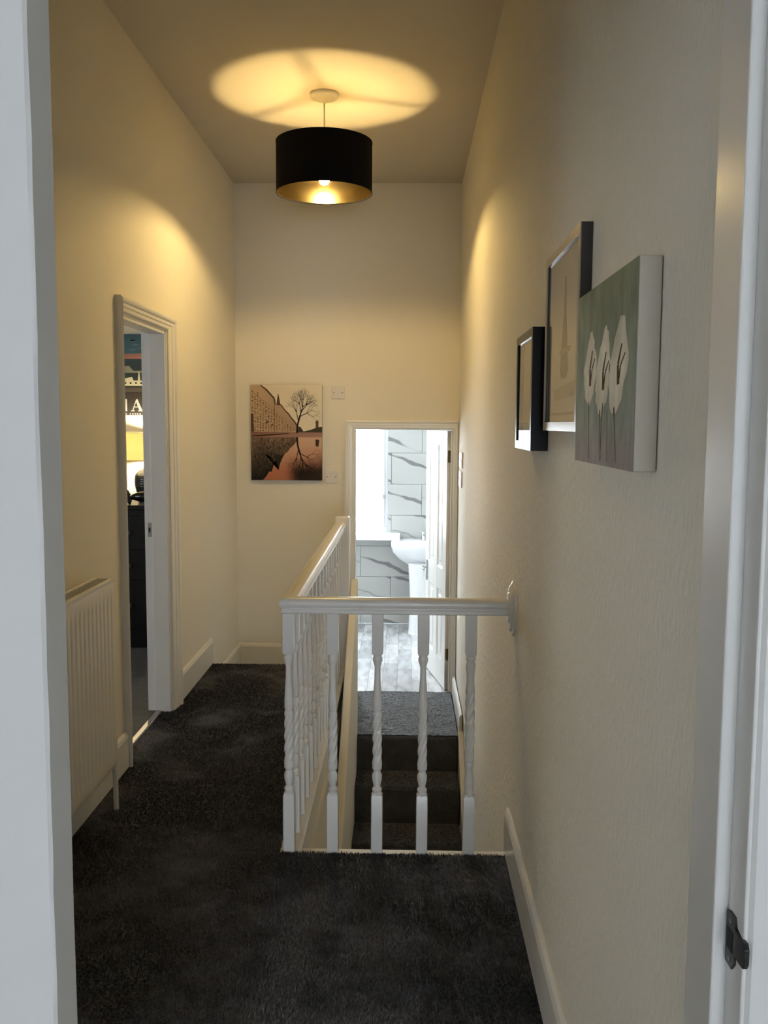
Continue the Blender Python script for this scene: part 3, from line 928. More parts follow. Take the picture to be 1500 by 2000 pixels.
def baluster_mesh(variant):
    """square blocks at the ends, turned and barley-twisted between"""
    m = MB()
    seg = 28
    L = RZ0 + 0.004
    z0b = -0.02
    if variant == 0:
        keys = [(0.198, 0.0190), (0.203, 0.0150), (0.209, 0.0150), (0.214, 0.0170), (0.220, 0.0150), (0.226, 0.0105), (0.236, 0.0135), (0.250, 0.0165), (0.266, 0.0168), (0.274, 0.0130), (0.280, 0.0110),
                (0.287, 0.0160), (0.300, 0.0166), (0.470, 0.0160), (0.480, 0.0150), (0.487, 0.0120), (0.495, 0.0150), (0.520, 0.0148), (0.550, 0.0132), (0.600, 0.0104), (0.640, 0.0098), (0.652, 0.0130), (0.662, 0.0166), (0.670, 0.0166),
                (0.676, 0.0135), (0.682, 0.0130), (0.688, 0.0165)]
        tw0, tw1, bt, tb = 0.292, 0.478, 0.198, 0.690
    else:
        keys = [(0.198, 0.0190), (0.203, 0.0155), (0.210, 0.0160), (0.216, 0.0160), (0.222, 0.0135), (0.230, 0.0155), (0.246, 0.0165), (0.262, 0.0145), (0.285, 0.0112), (0.296, 0.0112), (0.302, 0.0150), (0.310, 0.0150), (0.316, 0.0128),
                (0.322, 0.0160), (0.330, 0.0172), (0.560, 0.0165), (0.574, 0.0145), (0.582, 0.0138), (0.600, 0.0130), (0.620, 0.0135), (0.640, 0.0165), (0.652, 0.0165), (0.660, 0.0120), (0.668, 0.0165), (0.674, 0.0165), (0.680, 0.0135), (0.688, 0.0165)]
        tw0, tw1, bt, tb = 0.325, 0.570, 0.198, 0.690
    zs = sorted(set([k[0] for k in keys] + list(np.linspace(tw0, tw1, 64))))
    kz, kr = [k[0] for k in keys], [k[1] for k in keys]
    vs, fs = [], []
    for z in zs:
        rr = float(np.interp(z, kz, kr))
        env = max(0.0, min(1.0, (z - tw0) / 0.02, (tw1 - z) / 0.02))
        for k in range(seg):
            a = 2 * PI * k / seg
            rad = rr * (1 - 0.24 * env * (0.5 - 0.5 * math.cos(4 * (a - 36.0 * z)))**1.0)
            vs.append((rad * math.cos(a), rad * math.sin(a), z))
    for j in range(len(zs) - 1):
        for k in range(seg):
            k2 = (k + 1) % seg
            fs.append((j * seg + k, j * seg + k2, (j + 1) * seg + k2, (j + 1) * seg + k))
    m.add(vs, fs)
    c = 0.006

    def block(za, zb, cham_top, cham_bot):
        pr = []
        lv = []
        if cham_bot:
            lv += [(za - 0.008, 0.0150), (za, BSQ)]
        else:
            lv += [(za, BSQ)]
        if cham_top:
            lv += [(zb, BSQ), (zb + 0.008, 0.0150)]
        else:
            lv += [(zb, BSQ)]
        v2 = []
        for z, s_ in lv:
            e_ = s_ - 0.002
            v2 += [(-e_, -s_, z), (e_, -s_, z), (s_, -e_, z), (s_, e_, z), (e_, s_, z), (-e_, s_, z), (-s_, e_, z), (-s_, -e_, z)]
        n = len(lv)
        f2 = [(j * 8 + k, j * 8 + (k + 1) % 8, (j + 1) * 8 + (k + 1) % 8, (j + 1) * 8 + k) for j in range(n - 1) for k in range(8)]
        f2 += [tuple(range(7, -1, -1)), tuple((n - 1) * 8 + k for k in range(8))]
        m.add(v2, f2)
    block(z0b, bt - 0.004, True, False)
    block(tb, L, False, True)
    return m


b0 = baluster_mesh(0).build('baluster', M_bal, bal, smooth=True, local=True)
b5 = baluster_mesh(1).build('baluster', M_bal, bal, smooth=True, local=True)
FX = [-0.390, -0.241, -0.0905, 0.0625]
BYF = 2.985
b0.location = (FX[0] + 0.39, BYF - 2.99, 0)
for i, fx in enumerate(FX[1:]):
    inst(b0, bal, (fx + 0.39, BYF - 2.99, 0))
b5.location = (0.221 + 0.39, BYF - 2.99, 0)
for j in range(14):
    inst(b0, bal, (0, 0.150 + 0.1545 * j, 0), rz=0)

# handrail outline (across u, height z), used mitred at the corner
HR = [(-0.022, 0.822), (-0.026, 0.824), (-0.0275, 0.830), (-0.026, 0.836), (-0.0225, 0.839), (-0.0225, 0.8425), (-0.029, 0.845), (-0.0325, 0.852), (-0.0325, 0.862), (-0.028, 0.869),
      (-0.016, 0.8735), (0, 0.8745)]
HR = HR + [(-u, z) for u, z in reversed(HR[:-1])]
XC, YC = -0.384, 2.985
n = len(HR)
m = MB()
vs = [(XC - 0.0 + u, YC + u, z) for u, z in HR] + [(XR - 0.018, YC + u, z) for u, z in HR]
# front rail: outer side (u<0) faces the camera; corner mitre at XC+u
fs = [(k, (k + 1) % n, n + (k + 1) % n, n + k) for k in range(n)] + [tuple(range(n)), tuple(range(2 * n - 1, n - 1, -1))]
m.add(vs, fs).build('handrail', M_trim, bal, smooth=True)
m = MB()
vs = [(XC + u, YC + u, z) for u, z in HR] + [(XC + u, 5.325, z) for u, z in HR]
m.add(vs, fs).build('handrail', M_trim, bal, smooth=True)
# wall rosette carrying the rail end
m = MB()
vs, fs = [], []
lay = [(0.092, 0.0), (0.090, 0.006), (0.078, 0.009), (0.074, 0.014), (0.066, 0.017), (0.052, 0.017), (0.048, 0.022), (0.001, 0.024)]
sg = 48
for rr, h in lay:
    for k in range(sg):
        a = 2 * PI * k / sg
        q = rr * (1 + (0.045 * math.cos(8 * a) if rr > 0.06 else 0))
        vs.append((XR - h, YC + q * math.cos(a) * 0.9, 0.845 + q * math.sin(a)))
for j in range(len(lay) - 1):
    for k in range(sg):
        k2 = (k + 1) % sg
        fs.append((j * sg + k, j * sg + k2, (j + 1) * sg + k2, (j + 1) * sg + k))
fs.append(tuple(range(sg)))
m.add(vs, fs).build('wall_rosette', M_trim, bal, smooth=True)
# newel
m = MB()
m.box(-0.4135, -0.3295, 5.300, 5.384, -0.44, 0.905)
m.build('newel_post', M_trim, bal, bevel=0.008, bseg=3)
# white timber nosing under the balusters and its fascia
m = MB()
m.box(-0.425, -0.350, 2.967, 5.30, -0.030, -0.008)
m.box(-0.350, XR, 2.967, 3.010, -0.030, -0.010)
m.build('nosing', M_trimflat, bal, bevel=0.004)
MB().box(-0.425, -0.362, 3.000, 5.30, -0.165, -0.030).build('fascia', M_trimflat, bal, bevel=0.002)
MB().box(-0.362, XR, 2.967, 3.000, -0.20, -0.030).build('fascia', M_trimflat, bal, bevel=0.002)

# ------------------------------------------------------------------ radiator
ry0, ry1, rz0, rz1 = 2.30, 3.292, 0.168, 0.868
xf, xbk = -1.076, -1.148
rad = thing('radiator', (XL + 0.06, (ry0 + ry1) / 2, 0), 'cream panel radiator with vertical flutes on the hallway wall', 'radiator')
pitch = 0.040
ys = []
y = ry0
while y < ry1 - 1e-6:
    ys.append(y)
    y += pitch / 10
ys.append(ry1)
zs = [rz0, rz0 + 0.012, 0.215, 0.222, 0.232, 0.244, 0.80, 0.812, 0.822, 0.829, rz1 - 0.012, rz1]


def flute(y, z):
    e0, e1 = ry0 + 0.035, ry1 - 0.030
    if y < e0 or y > e1:
        return 0.0
    ph = ((y - e0) / pitch) % 1.0
    gv = 0.5 - 0.5 * math.cos(2 * PI * ph)
    gv = max(0.0, min(1.0, (0.30 - gv) / 0.26))
    ez = max(0.0, min(1.0, (z - 0.215) / 0.028, (0.829 - z) / 0.028))
    return gv * ez


vs, fs = [], []
for z in zs:
    for y in ys:
        rim = 0.004 if (z in (rz0, rz1)) else 0.0
        vs.append((xf - 0.0038 * flute(y, z) - rim, y, z))
ny = len(ys)
for j in range(len(zs) - 1):
    for k in range(ny - 1):
        fs.append((j * ny + k, j * ny + k + 1, (j + 1) * ny + k + 1, (j + 1) * ny + k))
m = MB()
m.add(vs, fs)
m.box(xf - 0.016, xf - 0.0095, ry0, ry1, rz0, rz1)
m.box(xf - 0.012, xf - 0.002, ry1 - 0.004, ry1, rz0 + 0.003, rz1 - 0.003)
fp = m.build('front_panel', M_rad, rad, smooth=True)
MB().box(xbk - 0.010, xbk, ry0 + 0.01, ry1 - 0.005, rz0, rz1).build('back_panel', M_rad, rad, bevel=0.003)
m = MB()
m.box(xbk - 0.004, xbk + 0.010, ry0, ry1, rz1, rz1 + 0.012).box(xf - 0.014, xf + 0.001, ry0, ry1, rz1, rz1 + 0.012)
for k in range(31):
    yy = ry0 + 0.002 + (ry1 - ry0 - 0.006) * k / 30
    m.box(xbk + 0.008, xf - 0.012, yy, yy + 0.003, rz1 + 0.001, rz1 + 0.010)
m.build('top_grille', M_rad, rad, bevel=0.0015)
MB().box(xbk, xf - 0.012, ry1 - 0.010, ry1 - 0.006, rz0 + 0.01, rz1).build('end_panel', M_rad, rad)
m = MB()
for k in range(40):
    yy = ry0 + 0.03 + (ry1 - ry0 - 0.06) * k / 39
    m.box(xbk, xf - 0.016, yy, yy + 0.002, rz0 + 0.03, rz1 - 0.02)
m.build('convector_fins', M_rad, rad)
m = MB().tube([(-1.094, ry1 - 0.035, 0.205), (-1.094, ry1 - 0.016, 0.200), (-1.088, ry1 - 0.006, 0.19), (-1.086, ry1 - 0.004, 0.14), (-1.086, ry1 - 0.002, -0.006)], 0.0095, 12)
m.build('pipe', M_rad, rad, smooth=True)
for yy in (2.5, 3.05):
    MB().box(XL + 0.001, xbk - 0.008, yy, yy + 0.03, 0.25, 0.80).build('bracket', M_rad, rad)

# ------------------------------------------------------------------ printed pictures


class Print:
    def __init__(self):
        self.v, self.f, self.c = [], [], []

    def poly(self, pts, color, layer=0):
        n = len(self.v)
        self.v += [(p[0], p[1], layer) for p in pts]
        self.f.append(tuple(range(n, n + len(pts))))
        if isinstance(color[0], (tuple, list)):
            self.c += [tuple(c) for c in color]
        else:
            self.c += [tuple(color)] * len(pts)

    def line(self, pts, w0, w1, color, layer):
        for i in range(len(pts) - 1):
            a, b_ = Vector(pts[i]), Vector(pts[i + 1])
            d = b_ - a
            if d.length < 1e-6:
                continue
            nn = Vector((-d.y, d.x)).normalized()
            t0, t1 = i / (len(pts) - 1), (i + 1) / (len(pts) - 1)
            wa, wb_ = w0 + (w1 - w0) * t0, w0 + (w1 - w0) * t1
            self.poly([a + nn * wa, a - nn * wa, b_ - nn * wb_, b_ + nn * wb_], color, layer)

    def build(self, name, put, material, parent):
        """put(u, v, h) -> world"""
        me = bpy.data.meshes.new(name)
        g = ORG[parent.name]
        vs = []
        for u, v, l in self.v:
            p = Vector(put(min(max(u, 0), 1), min(max(v, 0), 1), 0.0004 + 0.00012 * l)) - g
            vs.append(p)
        me.from_pydata(vs, [], self.f)
        ca = me.color_attributes.new('Col', 'FLOAT_COLOR', 'CORNER')
        buf = []
        for c in self.c:
            buf += [c[0], c[1], c[2], 1.0]
        ca.data.foreach_set('color', buf)
        me.materials.append(material)
        o = bpy.data.objects.new(name, me)
        COL.objects.link(o)
        o.parent = parent
        ORG[o.name] = g
        return o


def tree_lines(rnd, base, height):
    out = []

    def grow(p, ang_, ln, w_, depth):
        steps = 3
        pts = [p]
        q = Vector(p)
        a = ang_
        for _ in range(steps):
            a += rnd.uniform(-0.16, 0.16)
            q = q + Vector((math.cos(a), math.sin(a))) * (ln / steps)
            pts.append(tuple(q))
        out.append((pts, w_, w_ * 0.62))
        if depth == 0:
            return
        for da in ((-0.55, 0.5) if depth < 4 else (-0.5, 0.08, 0.55)):
            grow(tuple(q), a + da + rnd.uniform(-0.18, 0.18), ln * rnd.uniform(0.62, 0.82), w_ * 0.6, depth - 1)
    fk = (base[0] + 0.045, base[1] + height * 0.40)
    out.append(([base, (base[0] + 0.008, base[1] + height * 0.18), fk], 0.014, 0.010))
    grow(fk, 1.15, height * 0.20, 0.0085, 5)
    grow((base[0] + 0.02, base[1] + height * 0.28), 1.95, height * 0.20, 0.0065, 4)
    grow((base[0] + 0.035, base[1] + height * 0.36), 0.42, height * 0.24, 0.0055, 4)
    grow((fk[0] + 0.01, fk[1] + 0.03), 1.75, height * 0.19, 0.006, 4)
    grow((fk[0] + 0.02, fk[1] + 0.04), 0.75, height * 0.20, 0.006, 4)
    return out


# street and its mirror image in water, on the end wall
cvx0, cvx1, cvz0, cvz1, cvt = -1.071, -0.580, 1.060, 1.714, 0.032
pc = thing('canvas_print', ((cvx0 + cvx1) / 2, YB, cvz0), 'canvas print of a bare tree and house row mirrored in water', 'picture')
MB().box(cvx0, cvx1, YB - cvt, YB - 0.002, cvz0, cvz1).build('stretched_canvas', M_blackwood, pc, bevel=0.002)
P = Print()
SKY, SKY2 = rgb(230, 222, 202), rgb(222, 208, 186)
P.poly([(0, 0.5), (1, 0.5), (1, 1), (0, 1)], [SKY2, SKY, SKY, SKY2], 0)
HB, HB2, HBD = rgb(176, 150, 126), rgb(190, 164, 138), rgb(92, 68, 52)
roof = [(0.0, 1.0), (0.14, 1.0), (0.22, 0.95), (0.33, 0.86), (0.345, 0.80), (0.37, 0.81), (0.385, 0.90), (0.40, 0.80), (0.43, 0.79), (0.47, 0.745), (0.50, 0.72), (0.53, 0.70), (0.57, 0.655), (0.60, 0.63), (0.63, 0.60), (0.66, 0.555)]
house = roof + [(0.665, 0.50), (0.0, 0.50)]
P.poly(house, [HB2 if p[0] < 0.3 else HB for p in house], 1)
P.line(roof[1:5], 0.010, 0.010, HBD, 2)
P.line(roof[7:], 0.006, 0.010, HBD, 2)
P.poly([(0.362, 0.79), (0.372, 0.86), (0.387, 0.915), (0.402, 0.86), (0.415, 0.79)], HBD, 2)
P.poly([(0.0, 0.5), (0.045, 0.5), (0.035, 0.70), (0.0, 0.70)], HBD, 2)
P.line([(0.33, 0.50), (0.335, 0.86)], 0.004, 0.003, HBD, 2)
rnd = random.Random(3)
for row in range(14):
    for cc in range(17):
        u = 0.022 + cc * 0.038
        t_ = u / 0.66
        top = 1.03 - 0.50 * t_
        v = 0.518 + (top - 0.535) * row / 14 + rnd.uniform(-0.006, 0.006)
        ww, hh = 0.0075 * (1 - 0.45 * t_) * rnd.uniform(0.6, 1.3), 0.017 * (1 - 0.7 * t_) * rnd.uniform(0.7, 1.3)
        g_ = rnd.randint(-30, 30)
        if v + hh < top - 0.035 and v + hh < 0.995 and rnd.random() < 0.9:
            P.poly([(u - ww, v), (u + ww, v + 0.002), (u + ww, v + hh), (u - ww, v + hh)], rgb(100 + g_, 78 + g_, 60 + g_), 2)
for k in range(150):
    u = rnd.uniform(0.01, 0.62)
    top = 1.0 - 0.50 * u / 0.66
    v = rnd.uniform(0.515, max(0.53, min(0.97, top - 0.05)))
    g_ = rnd.choice((-34, -20, 22, 34))
    P.poly([(u - 0.006, v), (u + 0.006, v), (u + 0.006, v + 0.006), (u - 0.006, v + 0.006)], rgb(168 + g_, 142 + g_, 116 + g_), 1.5)
P.poly([(0.20, 0.60), (0.25, 0.60), (0.23, 0.635)], rgb(88, 66, 46), 3)
P.poly([(0.28, 0.575), (0.32, 0.575), (0.30, 0.60)], rgb(88, 66, 46), 3)
for row in range(1, 9):
    v0 = 0.52 + 0.46 * row / 9
    P.line([(0.02, v0), (0.64, 0.515 + 0.06 * row / 9)], 0.0022, 0.001, rgb(136, 108, 86), 2)
# far bank and quay
P.poly([(0.66, 0.5), (1, 0.5), (1, 0.565), (0.93, 0.56), (0.85, 0.535), (0.74, 0.515), (0.70, 0.56), (0.67, 0.57)], rgb(70, 66, 56), 2)
P.line([(0.93, 0.55), (0.93, 0.60)], 0.022, 0.018, rgb(96, 84, 70), 3)
P.poly([(0.905, 0.60), (0.955, 0.60), (0.948, 0.625), (0.93, 0.635), (0.91, 0.62)], rgb(100, 82, 66), 3)
P.poly([(0, 0.44), (1, 0.44), (1, 0.505), (0, 0.512)], [rgb(150, 112, 96), rgb(168, 132, 124), rgb(160, 128, 120), rgb(128, 92, 76)], 4)
P.poly([(0.0, 0.462), (0.12, 0.462), (0.55, 0.490), (0.52, 0.497), (0.02, 0.472)], rgb(48, 34, 28), 5)
# water with mirrored houses, sky and tree
W1, W2 = rgb(120, 104, 92), rgb(24, 22, 22)
def water(u, v):
    sky_c = Vector(rgb(206, 172, 148)).lerp(Vector(rgb(178, 116, 90)), min(1, max(0, (0.42 - v) / 0.32)))
    dk = min(1, max(0, (0.27 - v) / 0.17)) * min(1, max(0, (u - 0.48) / 0.16))
    dk = max(dk, min(1, max(0, (u - 0.86) / 0.14)) * min(1, max(0, (0.32 - v) / 0.2)))
    return tuple(sky_c.lerp(Vector(rgb(20, 22, 22)), dk * 0.95))


NW = 16
for i in range(NW):
    for j in range(NW):
        q = [(i / NW, 0.455 * j / NW), ((i + 1) / NW, 0.455 * j / NW), ((i + 1) / NW, 0.455 * (j + 1) / NW), (i / NW, 0.455 * (j + 1) / NW)]
        P.poly(q, [water(*p) for p in q], 5)
ref = [(0, 0), (0.165, 0), (0.22, 0.05), (0.255, 0.095), (0.285, 0.085), (0.315, 0.15), (0.335, 0.215), (0.352, 0.20), (0.372, 0.15), (0.386, 0.105), (0.404, 0.17), (0.43, 0.215),
       (0.455, 0.255), (0.485, 0.285), (0.515, 0.30), (0.56, 0.345), (0.60, 0.37), (0.64, 0.41), (0.66, 0.455), (0.0, 0.455)]
cen = (0.16, 0.30)
for k in range(len(ref)):
    p, q = ref[k], ref[(k + 1) % len(ref)]
    cl = [rgb(14, 15, 15) if x_[1] < 0.13 else rgb(34, 30, 28) if x_[1] < 0.26 else rgb(96, 78, 64) if x_[1] < 0.44 else rgb(120, 98, 82) for x_ in (p, q, cen)]
    cl[2] = rgb(74, 66, 58)
    P.poly([p, q, cen], cl, 6)
for k in range(420):
    u, v = rnd.uniform(0.005, 0.63), rnd.uniform(0.02, 0.44)
    if v > 0.03 + max(0, u - 0.12) * 0.80:
        g_ = rnd.choice((0, 1))
        l_ = 0.35 + 0.65 * v / 0.44
        c_ = rgb(150 * l_, 128 * l_, 106 * l_) if g_ else rgb(44 * l_, 42 * l_, 40 * l_)
        hh = rnd.uniform(0.004, 0.016)
        P.poly([(u - 0.004, v - hh), (u + 0.004, v - hh), (u + 0.004, v + hh), (u - 0.004, v + hh)], c_, 7 + 0.5 * g_)
tl_lines = tree_lines(random.Random(12), (0.648, 0.50), 0.46)
for pts, wa, wb_ in tl_lines:
    P.line(pts, wa, wb_, rgb(34, 24, 22), 9)
for pts, wa, wb_ in tl_lines:
    mir = [(p[0], 0.955 - p[1]) for p in pts]
    P.line(mir, wa, wb_, rgb(26, 20, 19), 9)
P.line([(0.935, 0.43), (0.93, 0.36)], 0.028, 0.020, rgb(66, 46, 42), 9)
P.build('print', lambda u, v, h: (cvx0 + (cvx1 - cvx0) * u, YB - cvt - h, cvz0 + (cvz1 - cvz0) * v), M_print, pc)

# flower canvas: on the textured side wall (u runs from the far edge towards the camera)
fy0, fy1, fz0, fz1, fX = 1.322, 1.775, 1.383, 1.690, 0.328
fc = thing('canvas_painting', (XR, (fy0 + fy1) / 2, fz0), 'small thick canvas painting of three white flowers on green', 'picture')
MB().box(fX, XR - 0.001, fy0, fy1, fz0, fz1).build('stretched_canvas', M_canvas, fc, bevel=0.002)
P = Print()
G1, G2, G3, G4 = rgb(142, 146, 122), rgb(150, 158, 142), rgb(156, 166, 152), rgb(172, 160, 158)
nx, nz = 8, 8
for i in range(nx):
    for j in range(nz):
        def colr(u, v):
            base = Vector(G4).lerp(Vector(G3), min(1, v / 0.3)) if v < 0.3 else Vector(G3).lerp(Vector(G1), (v - 0.3) / 0.7)
            return tuple(base * (0.92 + 0.16 * (math.sin(5 * u + 3 * v) * 0.5 + 0.5)))
        q = [(i / nx, j / nz), ((i + 1) / nx, j / nz), ((i + 1) / nx, (j + 1) / nz), (i / nx, (j + 1) / nz)]
        P.poly(q, [colr(*p) for p in q], 0)
WHT, WHT2 = rgb(246, 240, 224), rgb(226, 218, 198)


def blob(outline, col1, col2, layer):
    cx = sum(p[0] for p in outline) / len(outline)
    cy = sum(p[1] for p in outline) / len(outline)
    for k in range(len(outline)):
        P.poly([outline[k], outline[(k + 1) % len(outline)], (cx, cy)], [col2, col2, col1], layer)


rnd = random.Random(5)
for (cu, cv, wu, hv, lean) in ((0.275, 0.545, 0.120, 0.200, 0.015), (0.515, 0.510, 0.128, 0.215, 0.035), (0.752, 0.525, 0.135, 0.225, 0.05)):
    ol = []
    for k in range(30):
        a = 2 * PI * k / 30
        s_, c = math.sin(a), math.cos(a)
        rx = wu * (1 - 0.38 * max(0, s_) ** 1.2) * (1 + rnd.uniform(-0.15, 0.10))
        tip = 1.0 + 0.10 * (abs(s_) ** 6)
        ol.append((cu + c * rx + lean * s_, cv + s_ * hv * tip * (1 + rnd.uniform(-0.09, 0.07))))
    blob(ol, WHT, WHT2, 1)
    P.line([(cu + lean * -1 + rnd.uniform(-.01, .01), cv - hv * 0.95), (cu + rnd.uniform(-0.03, 0.02), 0.03)], 0.008, 0.004, rgb(92, 100, 84), 1)
    P.line([(cu + 0.035 + lean * .3, cv + 0.10), (cu + 0.0, cv - 0.0), (cu + 0.01, cv - 0.10)], 0.008, 0.020, rgb(104, 78, 50), 2)
    P.line([(cu + 0.085 + lean * .3, cv + 0.05), (cu + 0.04, cv - 0.005), (cu + 0.02, cv - 0.07)], 0.006, 0.010, rgb(96, 84, 60), 2)
P.line([(0.52, 0.34), (0.50, 0.02)], 0.006, 0.004, rgb(84, 92, 80), 1)
P.line([(0.60, 0.30), (0.62, 0.03)], 0.005, 0.004, rgb(90, 98, 84), 1)
P.build('painting', lambda u, v, h: (fX - h, fy1 + (fy0 - fy1) * u, fz0 + (fz1 - fz0) * v), M_oil, fc)


def framed(name, label, y0, y1, z0, z1, xf_, bar, m_face, m_side, mount, draw, floatd):
    th = thing(name, (XR, (y0 + y1) / 2, z0), label, 'picture')
    m = MB()
    for a, b_, c, d in ((y0, y1, z0, z0 + bar), (y0, y1, z1 - bar, z1), (y0, y0 + bar, z0 + bar, z1 - bar), (y1 - bar, y1, z0 + bar, z1 - bar)):
        m.box(xf_ + 0.0022, XR - 0.001, a, b_, c, d)
    fr_ = m.build('frame', m_side, th)
    m = MB()
    for a, b_, c, d in ((y0, y1, z0, z0 + bar), (y0, y1, z1 - bar, z1), (y0, y0 + bar, z0 + bar, z1 - bar), (y1 - bar, y1, z0 + bar, z1 - bar)):
        m.box(xf_, xf_ + 0.0022, a, b_, c, d)
    m.build('frame_face', m_face, fr_)
    xb = xf_ + floatd
    MB().box(xb, XR - 0.002, y0 + bar, y1 - bar, z0 + bar, z1 - bar).build('mount', mount, th)
    P = Print()
    draw(P)
    a0, a1, c0, c1 = y1 - bar, y0 + bar, z0 + bar, z1 - bar
    P.build('print', lambda u, v, h: (xb - h, a0 + (a1 - a0) * u, c0 + (c1 - c0) * v), M_print, th)
    xg = xf_ + 0.004
    MB().add([(xg, y0 + bar, z0 + bar), (xg, y1 - bar, z0 + bar), (xg, y1 - bar, z1 - bar), (xg, y0 + bar, z1 - bar)], [(0, 3, 2, 1)]).build('glass', M_glass, th, recalc=False)
    return th


M_mount = mat('cream_mount', rgb(226, 214, 186), 0.8)


def draw_tower(P):
    P.poly([(0, 0), (1, 0), (1, 1), (0, 1)], [rgb(206, 190, 156), rgb(214, 198, 164), rgb(220, 206, 176), rgb(214, 200, 168)], 0)
    T, T2 = rgb(132, 100, 66), rgb(160, 130, 92)
    cu = 0.52
    P.line([(cu, 0.86), (cu, 0.62)], 0.02, 0.05, T2, 1)
    P.poly([(cu - 0.05, 0.62), (cu + 0.05, 0.62), (cu + 0.10, 0.44), (cu - 0.10, 0.44)], T, 1)
    P.poly([(cu - 0.16, 0.44), (cu + 0.20, 0.44), (cu + 0.18, 0.41), (cu - 0.16, 0.41)], T2, 2)
    P.poly([(cu - 0.11, 0.41), (cu + 0.11, 0.41), (cu + 0.14, 0.30), (cu + 0.08, 0.26), (cu - 0.08, 0.26), (cu - 0.13, 0.30)], T, 1)
    P.poly([(0.2, 0.20), (0.95, 0.24), (0.95, 0.15), (0.2, 0.13)], rgb(192, 170, 134), 1)
    P.line([(0.1, 0.05), (0.9, 0.05)], 0.008, 0.008, rgb(178, 154, 118), 1)


framed('framed_print', 'tall silver framed print of a sepia tower under glass', 1.828, 2.262, 1.437, 1.846, 0.337, 0.020, M_silver, M_bronze, M_mount, draw_tower, 0.010)


def draw_small(P):
    P.poly([(0, 0), (1, 0), (1, 1), (0, 1)], [rgb(216, 204, 176), rgb(216, 204, 176), rgb(222, 212, 188), rgb(222, 212, 188)], 0)
    P.line([(0.62, 0.22), (0.60, 0.42), (0.66, 0.50)], 0.03, 0.012, rgb(150, 120, 84), 1)
    P.line([(0.62, 0.30), (0.74, 0.40)], 0.015, 0.006, rgb(150, 120, 84), 1)


framed('framed_print', 'small black box-framed print under glass', 2.335, 2.665, 1.384, 1.697, 0.317, 0.022, M_blackframe, M_blackframe, M_mount, draw_small, 0.020)

# canvas with lettering on the bedroom wall
lx0, lx1, lz0, lz1 = -2.26, -1.62, 1.502, 2.046
lc = thing('lettered_canvas', ((lx0 + lx1) / 2, QY1, lz0), 'dark city canvas with large letters above the bedroom lamp', 'picture')
MB().box(lx0, lx1, QY1 - 0.03, QY1 - 0.001, lz0, lz1).build('stretched_canvas', M_blackwood, lc, bevel=0.002)
P = Print()


def U(x):
    return (x - lx0) / (lx1 - lx0)


def V(z):
    return (z - lz0) / (lz1 - lz0)


B1, B2 = rgb(52, 82, 102), rgb(68, 96, 114)
P.poly([(0, V(1.915)), (1, V(1.915)), (1, 1), (0, 1)], [B2, B2, B1, B1], 0)
for k in range(14):
    u, v = rnd.uniform(0, 0.94), rnd.uniform(V(1.93), 0.95)
    P.poly([(u, v), (u + 0.07, v + 0.004), (u + 0.09, v + 0.018), (u + 0.05, v + 0.03), (u + 0.01, v + 0.02)], rgb(78, 106, 124), 1)
P.poly([(0, V(1.878)), (1, V(1.878)), (1, V(1.918)), (0, V(1.910))], [rgb(150, 104, 94), rgb(176, 116, 100), rgb(132, 104, 102), rgb(132, 104, 102)], 1)
P.poly([(0, V(1.64)), (1, V(1.64)), (1, V(1.880)), (0, V(1.880))], [rgb(40, 38, 38), rgb(40, 38, 38), rgb(46, 60, 70), rgb(46, 60, 70)], 2)
C1, C2 = rgb(188, 186, 164), rgb(120, 122, 112)
P.poly([(0, V(1.80)), (U(-1.93), V(1.825)), (U(-1.88), V(1.835)), (U(-1.85), V(1.80)), (U(-1.70), V(1.802)), (1, V(1.80)), (1, V(1.788)), (0, V(1.785))], C2, 3)
P.poly([(0, V(1.70)), (U(-1.94), V(1.74)), (U(-1.86), V(1.76)), (U(-1.85), V(1.735)), (U(-1.70), V(1.735)), (1, V(1.75)), (1, V(1.70))], C1, 3)
for k in range(16):
    u = U(-2.2 + k * 0.036)
    P.poly([(u, V(1.712)), (u + 0.02, V(1.712)), (u + 0.02, V(1.724)), (u, V(1.724))], rgb(44, 42, 40), 4)
P.poly([(U(-1.822), V(1.72)), (U(-1.802), V(1.72)), (U(-1.808), V(1.785)), (U(-1.812), V(1.80)), (U(-1.816), V(1.785))], C1, 4)
P.poly([(U(-1.86), V(1.715)), (U(-1.80), V(1.70)), (1, V(1.672)), (1, V(1.70)), (U(-1.80), V(1.712))], C1, 4)
P.poly([(0, V(1.655)), (U(-1.80), V(1.66)), (1, V(1.64)), (1, V(1.672)), (U(-1.80), V(1.688)), (0, V(1.685))], rgb(70, 66, 62), 3)
P.poly([(0, 0), (1, 0), (1, V(1.648)), (0, V(1.655))], [rgb(54, 52, 54), rgb(54, 52, 54), rgb(44, 40, 40), rgb(44, 40, 40)], 4)
LT = rgb(168, 170, 176)
zb, zt = 1.528, 1.610


def LP(pts):
    P.poly([(U(x), V(z)) for x, z in pts], LT, 6)


# I
LP([(-1.920, zb), (-1.897, zb), (-1.897, zt), (-1.920, zt)])
